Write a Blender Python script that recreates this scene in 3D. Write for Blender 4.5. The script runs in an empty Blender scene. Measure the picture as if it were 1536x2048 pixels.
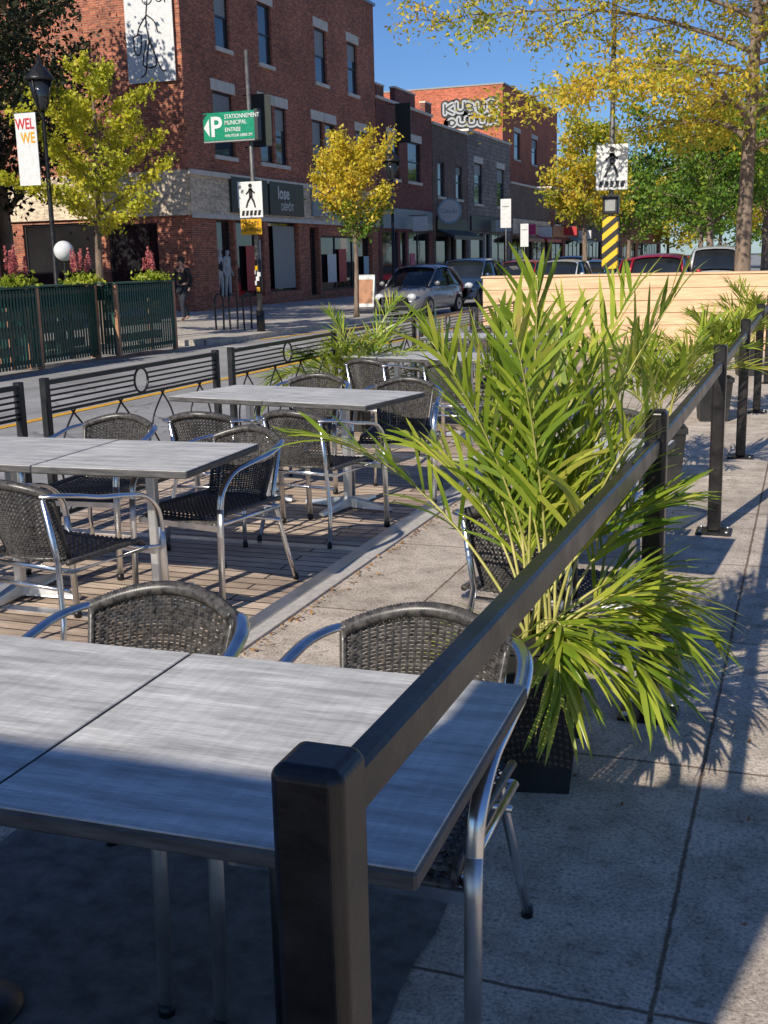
import bpy, math, random, bmesh
import numpy as np
from mathutils import Vector, Matrix, Quaternion
random.seed(7); rng=np.random.default_rng(7)
V=Vector; pi=math.pi
COL=bpy.context.scene.collection
# ------------------------------------------------------------ materials
def base_mat(name):
    m=bpy.data.materials.new(name); m.use_nodes=True
    nt=m.node_tree; b=nt.nodes["Principled BSDF"]; return m,nt,b
def N(nt,t,**k):
    n=nt.nodes.new(t)
    for a,v in k.items(): setattr(n,a,v)
    return n
def mixc(nt,f,a,b,mode='MIX'):
    n=N(nt,'ShaderNodeMix'); n.data_type='RGBA'; n.blend_type=mode
    for i,v in ((0,f),(6,a),(7,b)):
        if isinstance(v,(tuple,list)): n.inputs[i].default_value=(*v[:3],1)
        elif isinstance(v,(int,float)): n.inputs[i].default_value=v
        else: nt.links.new(v,n.inputs[i])
    return n.outputs[2]
def ramp(nt,f,stops):
    r=N(nt,'ShaderNodeValToRGB'); e=r.color_ramp.elements
    while len(e)<len(stops): e.new(.5)
    for i,(p,c) in enumerate(stops):
        e[i].position=p; e[i].color=(*c,1) if len(c)==3 else c
    nt.links.new(f,r.inputs[0]); return r.outputs[0]
def noise(nt,vec,scale,detail=6,rough=.6):
    n=N(nt,'ShaderNodeTexNoise'); n.inputs['Scale'].default_value=scale
    n.inputs['Detail'].default_value=detail; n.inputs['Roughness'].default_value=rough
    if vec is not None: nt.links.new(vec,n.inputs['Vector'])
    return n.outputs[0]
def coords(nt,kind='world',stretch=(1,1,1)):
    if kind=='world': o=N(nt,'ShaderNodeNewGeometry').outputs['Position']
    else: o=N(nt,'ShaderNodeTexCoord').outputs['Object']
    m=N(nt,'ShaderNodeMapping'); m.inputs['Scale'].default_value=stretch
    nt.links.new(o,m.inputs['Vector']); return m.outputs[0]
def bump(nt,b,h,s=.3,d=.01):
    n=N(nt,'ShaderNodeBump'); n.inputs['Strength'].default_value=s; n.inputs['Distance'].default_value=d
    nt.links.new(h,n.inputs['Height']); nt.links.new(n.outputs[0],b.inputs['Normal'])
def nmat(name,c1,c2,scale=6,rough=.6,metal=0,bs=.2,bd=.005,stretch=(1,1,1),kind='obj',rvar=.15,lo=.35,hi=.65,bscale=None):
    m,nt,b=base_mat(name); v=coords(nt,kind,stretch); n=noise(nt,v,scale)
    nt.links.new(ramp(nt,n,[(lo,c1),(hi,c2)]),b.inputs['Base Color'])
    mr=N(nt,'ShaderNodeMapRange'); mr.inputs[3].default_value=max(0,rough-rvar); mr.inputs[4].default_value=min(1,rough+rvar)
    nt.links.new(n,mr.inputs[0]); nt.links.new(mr.outputs[0],b.inputs['Roughness'])
    b.inputs['Metallic'].default_value=metal
    if bs: bump(nt,b,noise(nt,v,bscale or scale*6,4),bs,bd)
    return m
def plain(name,c,rough=.5,metal=0,coat=0):
    d=tuple(x*.82 for x in c); m=nmat(name,d,c,9,rough,metal,bs=.05,bd=.002,rvar=.06)
    if coat: m.node_tree.nodes["Principled BSDF"].inputs['Coat Weight'].default_value=coat
    return m
def brickmat(name,c1,c2,mortar,sc=1.0,rough=.85,bw=.21,bh=.067,ms=.008):
    m,nt,b=base_mat(name); g=N(nt,'ShaderNodeNewGeometry'); s=N(nt,'ShaderNodeSeparateXYZ'); nt.links.new(g.outputs['Position'],s.inputs[0])
    a=N(nt,'ShaderNodeMath',operation='ADD'); nt.links.new(s.outputs[0],a.inputs[0]); nt.links.new(s.outputs[1],a.inputs[1])
    c=N(nt,'ShaderNodeCombineXYZ'); nt.links.new(a.outputs[0],c.inputs[0]); nt.links.new(s.outputs[2],c.inputs[1])
    br=N(nt,'ShaderNodeTexBrick'); nt.links.new(c.outputs[0],br.inputs['Vector'])
    br.inputs['Scale'].default_value=sc; br.inputs['Brick Width'].default_value=bw; br.inputs['Row Height'].default_value=bh
    br.inputs['Mortar Size'].default_value=ms; br.inputs['Color1'].default_value=(*c1,1); br.inputs['Color2'].default_value=(*c2,1); br.inputs['Mortar'].default_value=(*mortar,1)
    n=noise(nt,g.outputs['Position'],.7,8); n5=noise(nt,coords(nt,'world',(5,5,14)),1.0,2)
    col=mixc(nt,.55,br.outputs[0],ramp(nt,n,[(.3,(.45,.42,.4)),(.7,(1.25,1.2,1.15))]),'MULTIPLY')
    col=mixc(nt,.7,col,ramp(nt,n5,[(.38,(.6,.58,.58)),(.62,(1.35,1.3,1.25))]),'MULTIPLY')
    nt.links.new(col,b.inputs['Base Color']); b.inputs['Roughness'].default_value=rough
    bump(nt,b,br.outputs[1],-.6,.01); return m
def leafmat(name,stops,trans=.45,rough=.5,big=None):
    m,nt,b=base_mat(name); g=N(nt,'ShaderNodeNewGeometry'); f=g.outputs['Random Per Island']
    n=noise(nt,g.outputs['Position'],big or 1.3,3)
    ad=N(nt,'ShaderNodeMath',operation='MULTIPLY_ADD'); nt.links.new(f,ad.inputs[0]); ad.inputs[1].default_value=.55
    sb=N(nt,'ShaderNodeMapRange'); sb.inputs[1].default_value=.35; sb.inputs[2].default_value=.65; sb.inputs[3].default_value=0; sb.inputs[4].default_value=.45
    nt.links.new(n,sb.inputs[0]); nt.links.new(sb.outputs[0],ad.inputs[2])
    c=ramp(nt,ad.outputs[0],stops); nt.links.new(c,b.inputs['Base Color']); b.inputs['Roughness'].default_value=rough
    t=N(nt,'ShaderNodeBsdfTranslucent'); nt.links.new(c,t.inputs[0]); mx=N(nt,'ShaderNodeMixShader'); mx.inputs[0].default_value=trans
    o=nt.nodes['Material Output']; nt.links.new(b.outputs[0],mx.inputs[1]); nt.links.new(t.outputs[0],mx.inputs[2]); nt.links.new(mx.outputs[0],o.inputs[0])
    return m
def glassmat(name,c=(.015,.018,.022),rough=.04):
    m,nt,b=base_mat(name); n=noise(nt,coords(nt,'world'),.6,3)
    nt.links.new(ramp(nt,n,[(.35,c),(.7,tuple(x*2.2 for x in c))]),b.inputs['Base Color']); b.inputs['Roughness'].default_value=rough
    b.inputs['IOR'].default_value=1.7; bump(nt,b,noise(nt,coords(nt,'world'),.9,2),.15,.02); return m
M={}
M['brick']=brickmat('red_brick',(.58,.165,.08),(.30,.08,.048),(.40,.30,.22))
M['brick_dark']=brickmat('dark_brick',(.30,.085,.06),(.17,.05,.04),(.2,.15,.13))
M['brick_brown']=brickmat('brown_brick',(.24,.17,.13),(.16,.115,.09),(.19,.16,.14))
M['stone_grey']=brickmat('grey_stone',(.36,.33,.29),(.24,.215,.19),(.13,.12,.11),bw=.5,bh=.22,ms=.015)
M['brick_orange']=brickmat('orange_brick',(.66,.18,.09),(.55,.14,.07),(.42,.2,.14))
M['beige']=brickmat('beige_stone',(.82,.70,.52),(.76,.65,.49),(.5,.42,.32),bw=1.1,bh=.62,ms=.01)
M['lintel']=nmat('lintel_stone',(.64,.58,.48),(.78,.72,.63),4,.8)
M['trim']=plain('dark_trim',(.03,.032,.035),.45)
M['trimw']=plain('pale_trim',(.32,.32,.31),.5)
M['glass']=glassmat('window_glass',(.03,.04,.055))
M['shopglass']=glassmat('shop_glass',(.012,.012,.013))
M['interior']=nmat('shop_interior',(.01,.009,.008),(.12,.06,.03),1.2,.8,kind='world')
def asphaltmat():
    m,nt,b=base_mat('asphalt'); v=coords(nt,'world'); n=noise(nt,v,.8,9,.65); n2=noise(nt,v,140,3,.8); n3=noise(nt,coords(nt,'world',(2.2,.12,1)),1,5)
    c=ramp(nt,n,[(.3,(.28,.272,.265)),(.7,(.42,.41,.40))]); c=mixc(nt,.5,c,ramp(nt,n2,[(.35,(.6,.6,.6)),(.65,(1.3,1.3,1.3))]),'MULTIPLY'); c=mixc(nt,.6,c,ramp(nt,n3,[(.35,(.72,.72,.72)),(.6,(1.1,1.1,1.1))]),'MULTIPLY')
    vo=N(nt,'ShaderNodeTexVoronoi',feature='DISTANCE_TO_EDGE'); vo.inputs['Scale'].default_value=.33; dv=N(nt,'ShaderNodeVectorMath',operation='ADD'); nn=N(nt,'ShaderNodeTexNoise'); nn.inputs['Scale'].default_value=1.2; nn.inputs['Detail'].default_value=6; nt.links.new(v,nn.inputs['Vector']); nt.links.new(v,dv.inputs[0]); nt.links.new(nn.outputs[1],dv.inputs[1]); nt.links.new(dv.outputs[0],vo.inputs['Vector'])
    c=mixc(nt,1,c,ramp(nt,vo.outputs[0],[(.0,(.42,.42,.42)),(.008,(1,1,1))]),'MULTIPLY')
    nt.links.new(c,b.inputs['Base Color']); b.inputs['Roughness'].default_value=.85; bump(nt,b,n2,.5,.006); return m
M['asphalt']=asphaltmat()
M['ground']=nmat('earth',(.1,.1,.09),(.14,.14,.12),.3,.9,kind='world')
M['yellow']=nmat('yellow_paint',(.6,.30,.03),(.9,.48,.03),14,.7,kind='world')
M['white_paint']=nmat('white_paint',(.4,.4,.4),(.68,.68,.66),12,.7,kind='world')
def concrete(name,c1,c2,jw,jh,jd=.6,off=(0,0)):
    m,nt,b=base_mat(name); v=coords(nt,'world')
    n1=noise(nt,v,1.1,8); n2=noise(nt,v,85,4,.85); n3=noise(nt,v,6,8,.7); n4=noise(nt,v,24,4,.6)
    c=ramp(nt,n1,[(.3,c1),(.7,c2)])
    c=mixc(nt,.9,c,ramp(nt,n2,[(.36,(.32,.30,.28)),(.48,(1,1,1)),(.66,(1.45,1.4,1.32))]),'MULTIPLY')
    c=mixc(nt,.8,c,ramp(nt,n3,[(.33,(.58,.55,.52)),(.58,(1.12,1.12,1.12))]),'MULTIPLY')
    c=mixc(nt,.6,c,ramp(nt,n4,[(.30,(.55,.53,.5)),(.42,(1.03,1.03,1.03))]),'MULTIPLY')
    br=N(nt,'ShaderNodeTexBrick'); br.offset=.0; mp=N(nt,'ShaderNodeMapping'); mp.inputs['Location'].default_value=(off[0],off[1],0); nt.links.new(v,mp.inputs[0]); 
    wn=N(nt,'ShaderNodeVectorMath',operation='ADD'); sc=N(nt,'ShaderNodeVectorMath',operation='SCALE'); nn=N(nt,'ShaderNodeTexNoise'); nn.inputs['Scale'].default_value=22; nn.inputs['Detail'].default_value=6; nt.links.new(v,nn.inputs['Vector'])
    nt.links.new(nn.outputs[1],sc.inputs[0]); sc.inputs['Scale'].default_value=.012; nt.links.new(mp.outputs[0],wn.inputs[0]); nt.links.new(sc.outputs[0],wn.inputs[1])
    nt.links.new(wn.outputs[0],br.inputs['Vector']); br.inputs['Scale'].default_value=1; br.inputs['Brick Width'].default_value=jw; br.inputs['Row Height'].default_value=jh
    br.inputs['Mortar Size'].default_value=.009; br.inputs['Mortar Smooth'].default_value=.7; br.inputs['Color1'].default_value=(1,1,1,1); br.inputs['Color2'].default_value=(.84,.84,.84,1); br.inputs['Mortar'].default_value=(jd*.5,jd*.42,jd*.36,1)
    c=mixc(nt,1,c,br.outputs[0],'MULTIPLY'); nt.links.new(c,b.inputs['Base Color']); b.inputs['Roughness'].default_value=.9
    bump(nt,b,n2,1.0,.008); return m
M['walk']=concrete('sidewalk_concrete',(.58,.49,.40),(.84,.72,.60),1.42,1.28,off=(.24,.31))
M['walk_far']=concrete('far_sidewalk_concrete',(.5,.46,.42),(.62,.58,.52),1.8,1.5)
M['patch']=nmat('old_asphalt',(.10,.093,.086),(.22,.205,.19),14,.9,kind='world',bs=.9,bd=.008,bscale=110)
M['kerb']=nmat('kerb_granite',(.46,.42,.38),(.6,.56,.51),30,.8,kind='world')
def deckmat():
    m,nt,b=base_mat('deck_planks'); v=coords(nt,'world')
    br=N(nt,'ShaderNodeTexBrick'); nt.links.new(v,br.inputs['Vector']); br.offset=.37
    br.inputs['Scale'].default_value=1; br.inputs['Brick Width'].default_value=2.6; br.inputs['Row Height'].default_value=.098; br.inputs['Mortar Size'].default_value=.006
    br.inputs['Color1'].default_value=(.72,.58,.46,1); br.inputs['Color2'].default_value=(.44,.345,.275,1); br.inputs['Mortar'].default_value=(.03,.022,.018,1)
    n=noise(nt,coords(nt,'world',(1.5,22,1)),4,8); c=mixc(nt,.9,br.outputs[0],ramp(nt,n,[(.3,(.45,.43,.42)),(.7,(1.45,1.42,1.38))]),'MULTIPLY')
    n2=noise(nt,v,1.3,5); c=mixc(nt,.7,c,ramp(nt,n2,[(.4,(.7,.66,.64)),(.65,(1.25,1.24,1.22))]),'MULTIPLY')
    nt.links.new(c,b.inputs['Base Color']); b.inputs['Roughness'].default_value=.8
    ad=N(nt,'ShaderNodeMath',operation='MULTIPLY_ADD'); nt.links.new(br.outputs[1],ad.inputs[0]); ad.inputs[1].default_value=-1.5; nt.links.new(n,ad.inputs[2])
    bump(nt,b,ad.outputs[0],.6,.008); return m
M['deck']=deckmat()
def topmat():
    m,nt,b=base_mat('grey_wood_laminate'); v=coords(nt,'obj',(1.1,9,1)); n=noise(nt,v,3.0,9,.65)
    v2=coords(nt,'obj',(3,60,1)); n2=noise(nt,v2,4,6,.7); n3=noise(nt,coords(nt,'obj'),2.2,6,.65); n6=noise(nt,coords(nt,'obj',(45,2,1)),1.5,3)
    c=ramp(nt,n,[(.3,(.40,.39,.375)),(.48,(.62,.605,.58)),(.7,(.86,.84,.80))])
    c=mixc(nt,.75,c,ramp(nt,n2,[(.35,(.7,.7,.7)),(.65,(1.18,1.18,1.17))]),'MULTIPLY')
    c=mixc(nt,.6,c,ramp(nt,n3,[(.35,(.76,.76,.76)),(.65,(1.16,1.15,1.13))]),'MULTIPLY')
    c=mixc(nt,.25,c,ramp(nt,n6,[(.4,(.75,.75,.75)),(.6,(1.15,1.15,1.15))]),'MULTIPLY')
    nt.links.new(c,b.inputs['Base Color']); mr=N(nt,'ShaderNodeMapRange'); mr.inputs[3].default_value=.34; mr.inputs[4].default_value=.62
    nt.links.new(n3,mr.inputs[0]); nt.links.new(mr.outputs[0],b.inputs['Roughness']); bump(nt,b,n2,.15,.002); b.inputs['Specular IOR Level'].default_value=.35; return m
M['top']=topmat()
M['topedge']=nmat('tabletop_edge',(.05,.048,.046),(.12,.115,.11),10,.55,stretch=(1,1,8))
M['alu']=nmat('brushed_aluminium',(.70,.70,.71),(.90,.90,.90),12,.24,1,bs=.08,bd=.001,rvar=.1)
M['alu_dull']=nmat('dull_aluminium',(.66,.65,.63),(.82,.81,.79),9,.42,1,bs=.1,bd=.001,rvar=.1)
M['wicker']=nmat('black_wicker',(.025,.024,.023),(.12,.108,.098),60,.32,bs=.3,bd=.001,rvar=.12)
M['blackpaint']=nmat('worn_black_paint',(.006,.005,.005),(.026,.022,.02),9,.34,bs=.5,bd=.002,rvar=.2,bscale=40)
M['blackmetal']=nmat('black_metal',(.008,.008,.009),(.02,.02,.02),14,.4)
M['pot']=nmat('black_pot',(.008,.008,.008),(.028,.026,.025),5,.55)
M['soil']=nmat('soil',(.02,.013,.01),(.05,.035,.025),30,.95,bs=.8)
M['palm']=leafmat('palm_leaf',[(.0,(.08,.15,.014)),(.35,(.20,.30,.025)),(.7,(.44,.50,.055)),(.9,(.70,.63,.12)),(1,(.66,.45,.18))],.38,.32,3)
M['palmstem']=nmat('palm_stem',(.34,.34,.07),(.60,.52,.18),8,.5)
M['ginkgo']=leafmat('ginkgo_leaf',[(0,(.28,.36,.03)),(.4,(.58,.58,.045)),(1,(.86,.74,.08))],.48)
M['orangetree']=leafmat('autumn_leaf',[(0,(.34,.38,.03)),(.4,(.72,.60,.05)),(1,(.90,.58,.05))],.42)
M['locust']=leafmat('locust_leaf',[(0,(.20,.32,.03)),(.35,(.48,.52,.05)),(.65,(.84,.64,.07)),(1,(.92,.56,.06))],.5,.5,.55)
M['greenleaf']=leafmat('green_leaf',[(0,(.05,.12,.015)),(.5,(.14,.27,.025)),(1,(.36,.42,.04))],.4,.5,.5)
M['shadeleaf']=leafmat('shaded_leaf',[(0,(.012,.02,.008)),(.6,(.03,.04,.012)),(1,(.07,.05,.02))],.2,.6,.5)  # leaf colour darkened to stand in for the shadow on these trees
M['redflower']=leafmat('red_flower',[(0,(.42,.07,.09)),(1,(.78,.28,.26))],.3)
M['lime']=leafmat('lime_leaf',[(0,(.2,.3,.02)),(1,(.5,.52,.05))],.4)
M['litter']=leafmat('fallen_leaf',[(0,(.25,.10,.03)),(1,(.50,.26,.07))],.1)
M['bark']=nmat('bark',(.14,.10,.07),(.30,.22,.16),5,.9,stretch=(3,3,.6),kind='world',bs=.8,bd=.02)
M['slat']=plain('dark_green_slat',(.02,.095,.07),.5)
M['wood']=nmat('pale_cedar',(.62,.37,.20),(.86,.58,.35),3,.7,stretch=(.6,1,9),kind='world',bs=.3,bd=.003)
M['woodframe']=nmat('red_cedar',(.36,.17,.09),(.52,.27,.15),5,.7,stretch=(1,1,.4))
M['signgreen']=plain('sign_green',(.0,.26,.14),.35)
M['white']=plain('sign_white',(.74,.74,.72),.4)
M['silver']=plain('silver_spray_paint',(.45,.45,.45),.5)
M['black']=plain('sign_black',(.01,.01,.011),.4)
M['signyellow']=plain('sign_yellow',(.75,.38,.01),.4)
M['red']=plain('sign_red',(.55,.03,.035),.45)
M['pink']=plain('sign_pink',(.7,.05,.2),.45)
M['signdark']=plain('sign_dark_green',(.025,.035,.032),.4)
M['bluegrey']=plain('sign_blue_grey',(.25,.32,.36),.4)
M['paleblue']=plain('sign_pale_blue',(.3,.5,.6),.4)
M['pole']=nmat('pole_metal',(.10,.10,.10),(.17,.17,.165),9,.5,.3)
M['globe']=plain('white_globe',(.8,.8,.78),.25)
M['skin']=plain('skin',(.45,.27,.2),.55)
M['cloth_black']=nmat('black_cloth',(.01,.01,.012),(.025,.025,.028),30,.9)
M['cloth_navy']=nmat('navy_cloth',(.015,.018,.03),(.03,.035,.05),30,.9)
M['mann']=plain('mannequin_white',(.6,.58,.55),.5)
M['hair']=plain('dark_hair',(.02,.012,.01),.6)
M['tyre']=plain('tyre_rubber',(.015,.015,.015),.8)
M['rim']=plain('wheel_rim',(.35,.35,.36),.35,.8)
M['lamp']=plain('headlamp',(.6,.62,.65),.15)
M['tail']=plain('tail_lamp',(.45,.01,.01),.2)
M['carglass']=glassmat('car_glass',(.012,.014,.016),.03)
for n,c in dict(cgrey=(.24,.24,.25),cblue=(.04,.07,.13),cred=(.45,.02,.03),cwhite=(.7,.7,.7),csilver=(.4,.41,.42),cblack=(.012,.012,.014),cteal=(.04,.12,.16)).items():
    M[n]=plain('car_paint_'+n[1:],c,.28,.25,.9)
# ------------------------------------------------------------ mesh builder
class MB:
    def __init__(s): s.v=[];s.f=[];s.mi=[];s.mats=[];s.sm=[]
    def m(s,mat):
        if mat not in s.mats: s.mats.append(mat)
        return s.mats.index(mat)
    def add(s,vs,fs,mat,smooth=False):
        o=len(s.v); s.v+= [tuple(x) for x in vs]; k=s.m(mat)
        for f in fs: s.f.append(tuple(i+o for i in f)); s.mi.append(k); s.sm.append(smooth)
    def box(s,a,b,mat,bev=0,R=None):
        x0,y0,z0=[min(p,q) for p,q in zip(a,b)];x1,y1,z1=[max(p,q) for p,q in zip(a,b)]
        if bev>0:
            c=bev; vs=[]; idx={}
            for sx in(0,1):
                for sy in(0,1):
                    for sz in(0,1):
                        X=(x0,x1)[sx];Y=(y0,y1)[sy];Z=(z0,z1)[sz];dx=c*(1-2*sx);dy=c*(1-2*sy);dz=c*(1-2*sz)
                        idx[(sx,sy,sz,0)]=len(vs);vs.append((X,Y+dy,Z+dz))
                        idx[(sx,sy,sz,1)]=len(vs);vs.append((X+dx,Y,Z+dz))
                        idx[(sx,sy,sz,2)]=len(vs);vs.append((X+dx,Y+dy,Z))
            fs=[];I=idx
            q=[(0,0),(1,0),(1,1),(0,1)]
            for e in(0,1):
                fs.append([I[(e,a_,b_,0)] for a_,b_ in (q if e else q[::-1])])
                fs.append([I[(a_,e,b_,1)] for a_,b_ in (q[::-1] if e else q)])
                fs.append([I[(a_,b_,e,2)] for a_,b_ in (q if e else q[::-1])])
            for a_ in(0,1):
                for b_ in(0,1):
                    fs.append([I[(a_,b_,0,0)],I[(a_,b_,0,1)],I[(a_,b_,1,1)],I[(a_,b_,1,0)]])
                    fs.append([I[(a_,0,b_,0)],I[(a_,0,b_,2)],I[(a_,1,b_,2)],I[(a_,1,b_,0)]])
                    fs.append([I[(0,a_,b_,1)],I[(0,a_,b_,2)],I[(1,a_,b_,2)],I[(1,a_,b_,1)]])
                    for c_ in(0,1): fs.append([I[(a_,b_,c_,k)] for k in range(3)])
        else:
            vs=[(x0,y0,z0),(x1,y0,z0),(x1,y1,z0),(x0,y1,z0),(x0,y0,z1),(x1,y0,z1),(x1,y1,z1),(x0,y1,z1)]
            fs=[(3,2,1,0),(4,5,6,7),(0,1,5,4),(1,2,6,5),(2,3,7,6),(3,0,4,7)]
        if R is not None: vs=[R@V(p) for p in vs]
        s.add(vs,fs,mat)
    def tube(s,pts,r,mat,n=8,rz=None,cap=True,smooth=True,up=None):
        pts=[V(p) for p in pts]; L=len(pts); rs=r if isinstance(r,(list,tuple)) else [r]*L
        vs=[];pn=None
        for i,p in enumerate(pts):
            t=(pts[min(i+1,L-1)]-pts[max(i-1,0)]).normalized()
            if up is not None: b=t.cross(V(up)); 
            elif pn is None:
                b=t.cross(V((0,0,1)) if abs(t.z)<.9 else V((1,0,0)))
            else: b=pn-t*pn.dot(t)
            if b.length<1e-6: b=t.orthogonal()
            b.normalize(); pn=b; c=t.cross(b)
            k=1 if rz is None else rz
            for j in range(n):
                a=2*pi*j/n; vs.append(p+b*math.cos(a)*rs[i]+c*math.sin(a)*rs[i]*k)
        fs=[]
        for i in range(L-1):
            for j in range(n):
                fs.append((i*n+j,i*n+(j+1)%n,(i+1)*n+(j+1)%n,(i+1)*n+j))
        if cap: fs.append(tuple(range(n))[::-1]); fs.append(tuple((L-1)*n+j for j in range(n)))
        s.add(vs,fs,mat,smooth)
    def sphere(s,c,r,mat,nu=12,nv=8):
        if not isinstance(r,(tuple,list)): r=(r,r,r)
        vs=[];fs=[]
        for i in range(nv+1):
            th=pi*i/nv
            for j in range(nu):
                a=2*pi*j/nu; vs.append((c[0]+r[0]*math.sin(th)*math.cos(a),c[1]+r[1]*math.sin(th)*math.sin(a),c[2]+r[2]*math.cos(th)))
        for i in range(nv):
            for j in range(nu): fs.append((i*nu+j,(i+1)*nu+j,(i+1)*nu+(j+1)%nu,i*nu+(j+1)%nu))
        s.add(vs,fs,mat,True)
    def prism(s,poly,axis,a,b,mat):
        n=len(poly)
        def P(p,t): return {'x':(t,p[0],p[1]),'y':(p[0],t,p[1]),'z':(p[0],p[1],t)}[axis]
        vs=[P(p,a) for p in poly]+[P(p,b) for p in poly]
        fs=[tuple(range(n)),tuple(range(n,2*n))[::-1]]+[(i,i+n,(i+1)%n+n,(i+1)%n) for i in range(n)]
        s.add(vs,fs,mat)
    def obj(s,name,parent=None,loc=(0,0,0),fix=True):
        me=bpy.data.meshes.new(name); me.from_pydata(s.v,[],s.f)
        for m in s.mats: me.materials.append(m)
        me.polygons.foreach_set('material_index',s.mi); me.polygons.foreach_set('use_smooth',s.sm); me.update()
        if fix:
            bm=bmesh.new(); bm.from_mesh(me); bmesh.ops.recalc_face_normals(bm,faces=bm.faces); bm.to_mesh(me); bm.free()
        o=bpy.data.objects.new(name,me); COL.objects.link(o); o.location=loc
        if parent: o.parent=parent
        return o
def tag(o,label=None,cat=None,group=None,kind=None):
    if label: o['label']=label
    if cat: o['category']=cat
    if group: o['group']=group
    if kind: o['kind']=kind
    return o
def thing(name,loc,label,cat,group=None,rz=0):
    e=bpy.data.objects.new(name,None); e.empty_display_size=.2; COL.objects.link(e); e.location=loc; e.rotation_euler=(0,0,rz)
    return tag(e,label,cat,group)
def copy_thing(t,loc,rz,label=None):
    def cp(o,par):
        n=o.copy(); COL.objects.link(n)
        if par: n.parent=par
        for c in [c for c in list(bpy.data.objects) if c.parent==o]: cp(c,n)
        return n
    n=cp(t,None); n.location=loc; n.rotation_euler=(0,0,rz)
    if label: n['label']=label
    return n
def npmesh(name,verts,nper,mat,parent=None,loc=(0,0,0)):
    k=len(verts)//nper; me=bpy.data.meshes.new(name)
    me.vertices.add(len(verts)); me.vertices.foreach_set('co',np.asarray(verts,dtype=np.float32).ravel())
    me.loops.add(k*nper); me.loops.foreach_set('vertex_index',np.arange(k*nper,dtype=np.int32))
    me.polygons.add(k); me.polygons.foreach_set('loop_start',np.arange(0,k*nper,nper,dtype=np.int32)); 
    me.materials.append(mat); me.update(calc_edges=True); me.validate()
    o=bpy.data.objects.new(name,me); COL.objects.link(o); o.location=loc
    if parent: o.parent=parent
    return o
def smooth_path(P,n=6):
    P=[V(p) for p in P]; out=[]
    for i in range(len(P)-1):
        p0=P[max(i-1,0)];p1=P[i];p2=P[i+1];p3=P[min(i+2,len(P)-1)]
        for k in range(n):
            t=k/n; out.append(.5*((2*p1)+(p2-p0)*t+(2*p0-5*p1+4*p2-p3)*t*t+(3*p1-p0-3*p2+p3)*t**3))
    out.append(P[-1]); return out
def text(body,size,mat,parent,loc,rot,name='lettering',offset=0,ext=.003,ax='LEFT',sx=1,space=1):
    cu=bpy.data.curves.new(name,'FONT'); cu.body=body; cu.size=size; cu.offset=offset; cu.extrude=ext; cu.align_x=ax; cu.align_y='CENTER'; cu.space_character=space; cu.resolution_u=3
    t=bpy.data.objects.new(name,cu); COL.objects.link(t); dg=bpy.context.evaluated_depsgraph_get(); dg.update()
    me=bpy.data.meshes.new_from_object(t.evaluated_get(dg)); bpy.data.objects.remove(t); me.materials.clear(); me.materials.append(mat)
    o=bpy.data.objects.new(name,me); COL.objects.link(o); o.parent=parent; o.location=loc; o.rotation_euler=rot; o.scale=(sx,1,1); return o
D=math.radians
# ------------------------------------------------------------ setting
def sheet(name,poly,z,mat,thick=0):
    mb=MB(); n=len(poly); P=[(p[0],p[1],(p[2] if len(p)>2 else z)) for p in poly]
    mb.add(P,[tuple(range(n))],mat)
    if thick: mb.add(P+[(p[0],p[1],p[2]-thick) for p in P],[(i,(i+1)%n,(i+1)%n+n,i+n) for i in range(n)],mat)
    return tag(mb.obj(name,fix=False),kind='structure')
sheet('ground',[(-600,-300),(600,-300),(600,1200),(-600,1200)],-.14,M['ground'])
sheet('road',[(-40,-60),(0,-60),(0,600),(-40,600)],-.125,M['asphalt'])
sheet('near_sidewalk',[(-2.18,-12),(8,-12),(8,300),(-2.18,300),(-2.18,30),(-4.9,29),(-4.9,21.3),(-2.18,20.4)],0,M['walk'],.13)
rp=random.Random(4); edge=[(-.78,-4),(-.78,3.1),(-2.1,3.12)]
fine=[]
for a_,b_ in zip(edge,edge[1:]):
    for k in range(60): t=k/60; fine.append((a_[0]+(b_[0]-a_[0])*t+rp.uniform(-.008,.008),a_[1]+(b_[1]-a_[1])*t+rp.uniform(-.008,.008)))
sheet('asphalt_patch',[(-2.1,-4)]+fine+[edge[-1]],.004,M['patch'])
sheet('kerb',[(-2.26,-12),(-2.182,-12),(-2.182,20),(-2.26,20)],.012,M['kerb'],.13)
sheet('far_sidewalk',[(-14.2,-10,.0),(-14.2,21.9,.0),(-12.1,22.6,.0),(-12.1,33.2,0),(-13.9,34.5,0),(-13.9,300,0),(-20,300,.2),(-20,-10,.3)],0,M['walk_far'],.14)
sheet('road_marking',[(-8.5,-5),(-8.36,-5),(-8.36,80),(-8.5,80)],-.119,M['yellow'])
sheet('road_marking.001',[(-12.0,24.2),(-11.85,24.2),(-10.2,35.5),(-10.35,35.5)],-.118,M['yellow'])
sheet('crosswalk',[(-11.8,22.0),(-4.95,22.0),(-4.95,22.25),(-11.8,22.25)],-.118,M['white_paint'])
mb=MB(); mb.box((-4.55,3.2,-.12),(-2.265,19.6,-.002),M['deck'])
for yy in (4.35,5.85,8.9,11.7): mb.box((-4.5,yy,-.001),(-2.3,yy+.07,.006),M['alu_dull'])
mb.box((-2.335,3.2,-.001),(-2.262,19.6,.018),M['alu_dull'])
tag(mb.obj('patio_deck'),'weathered brown plank deck laid beside the kerb','deck')
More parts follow.
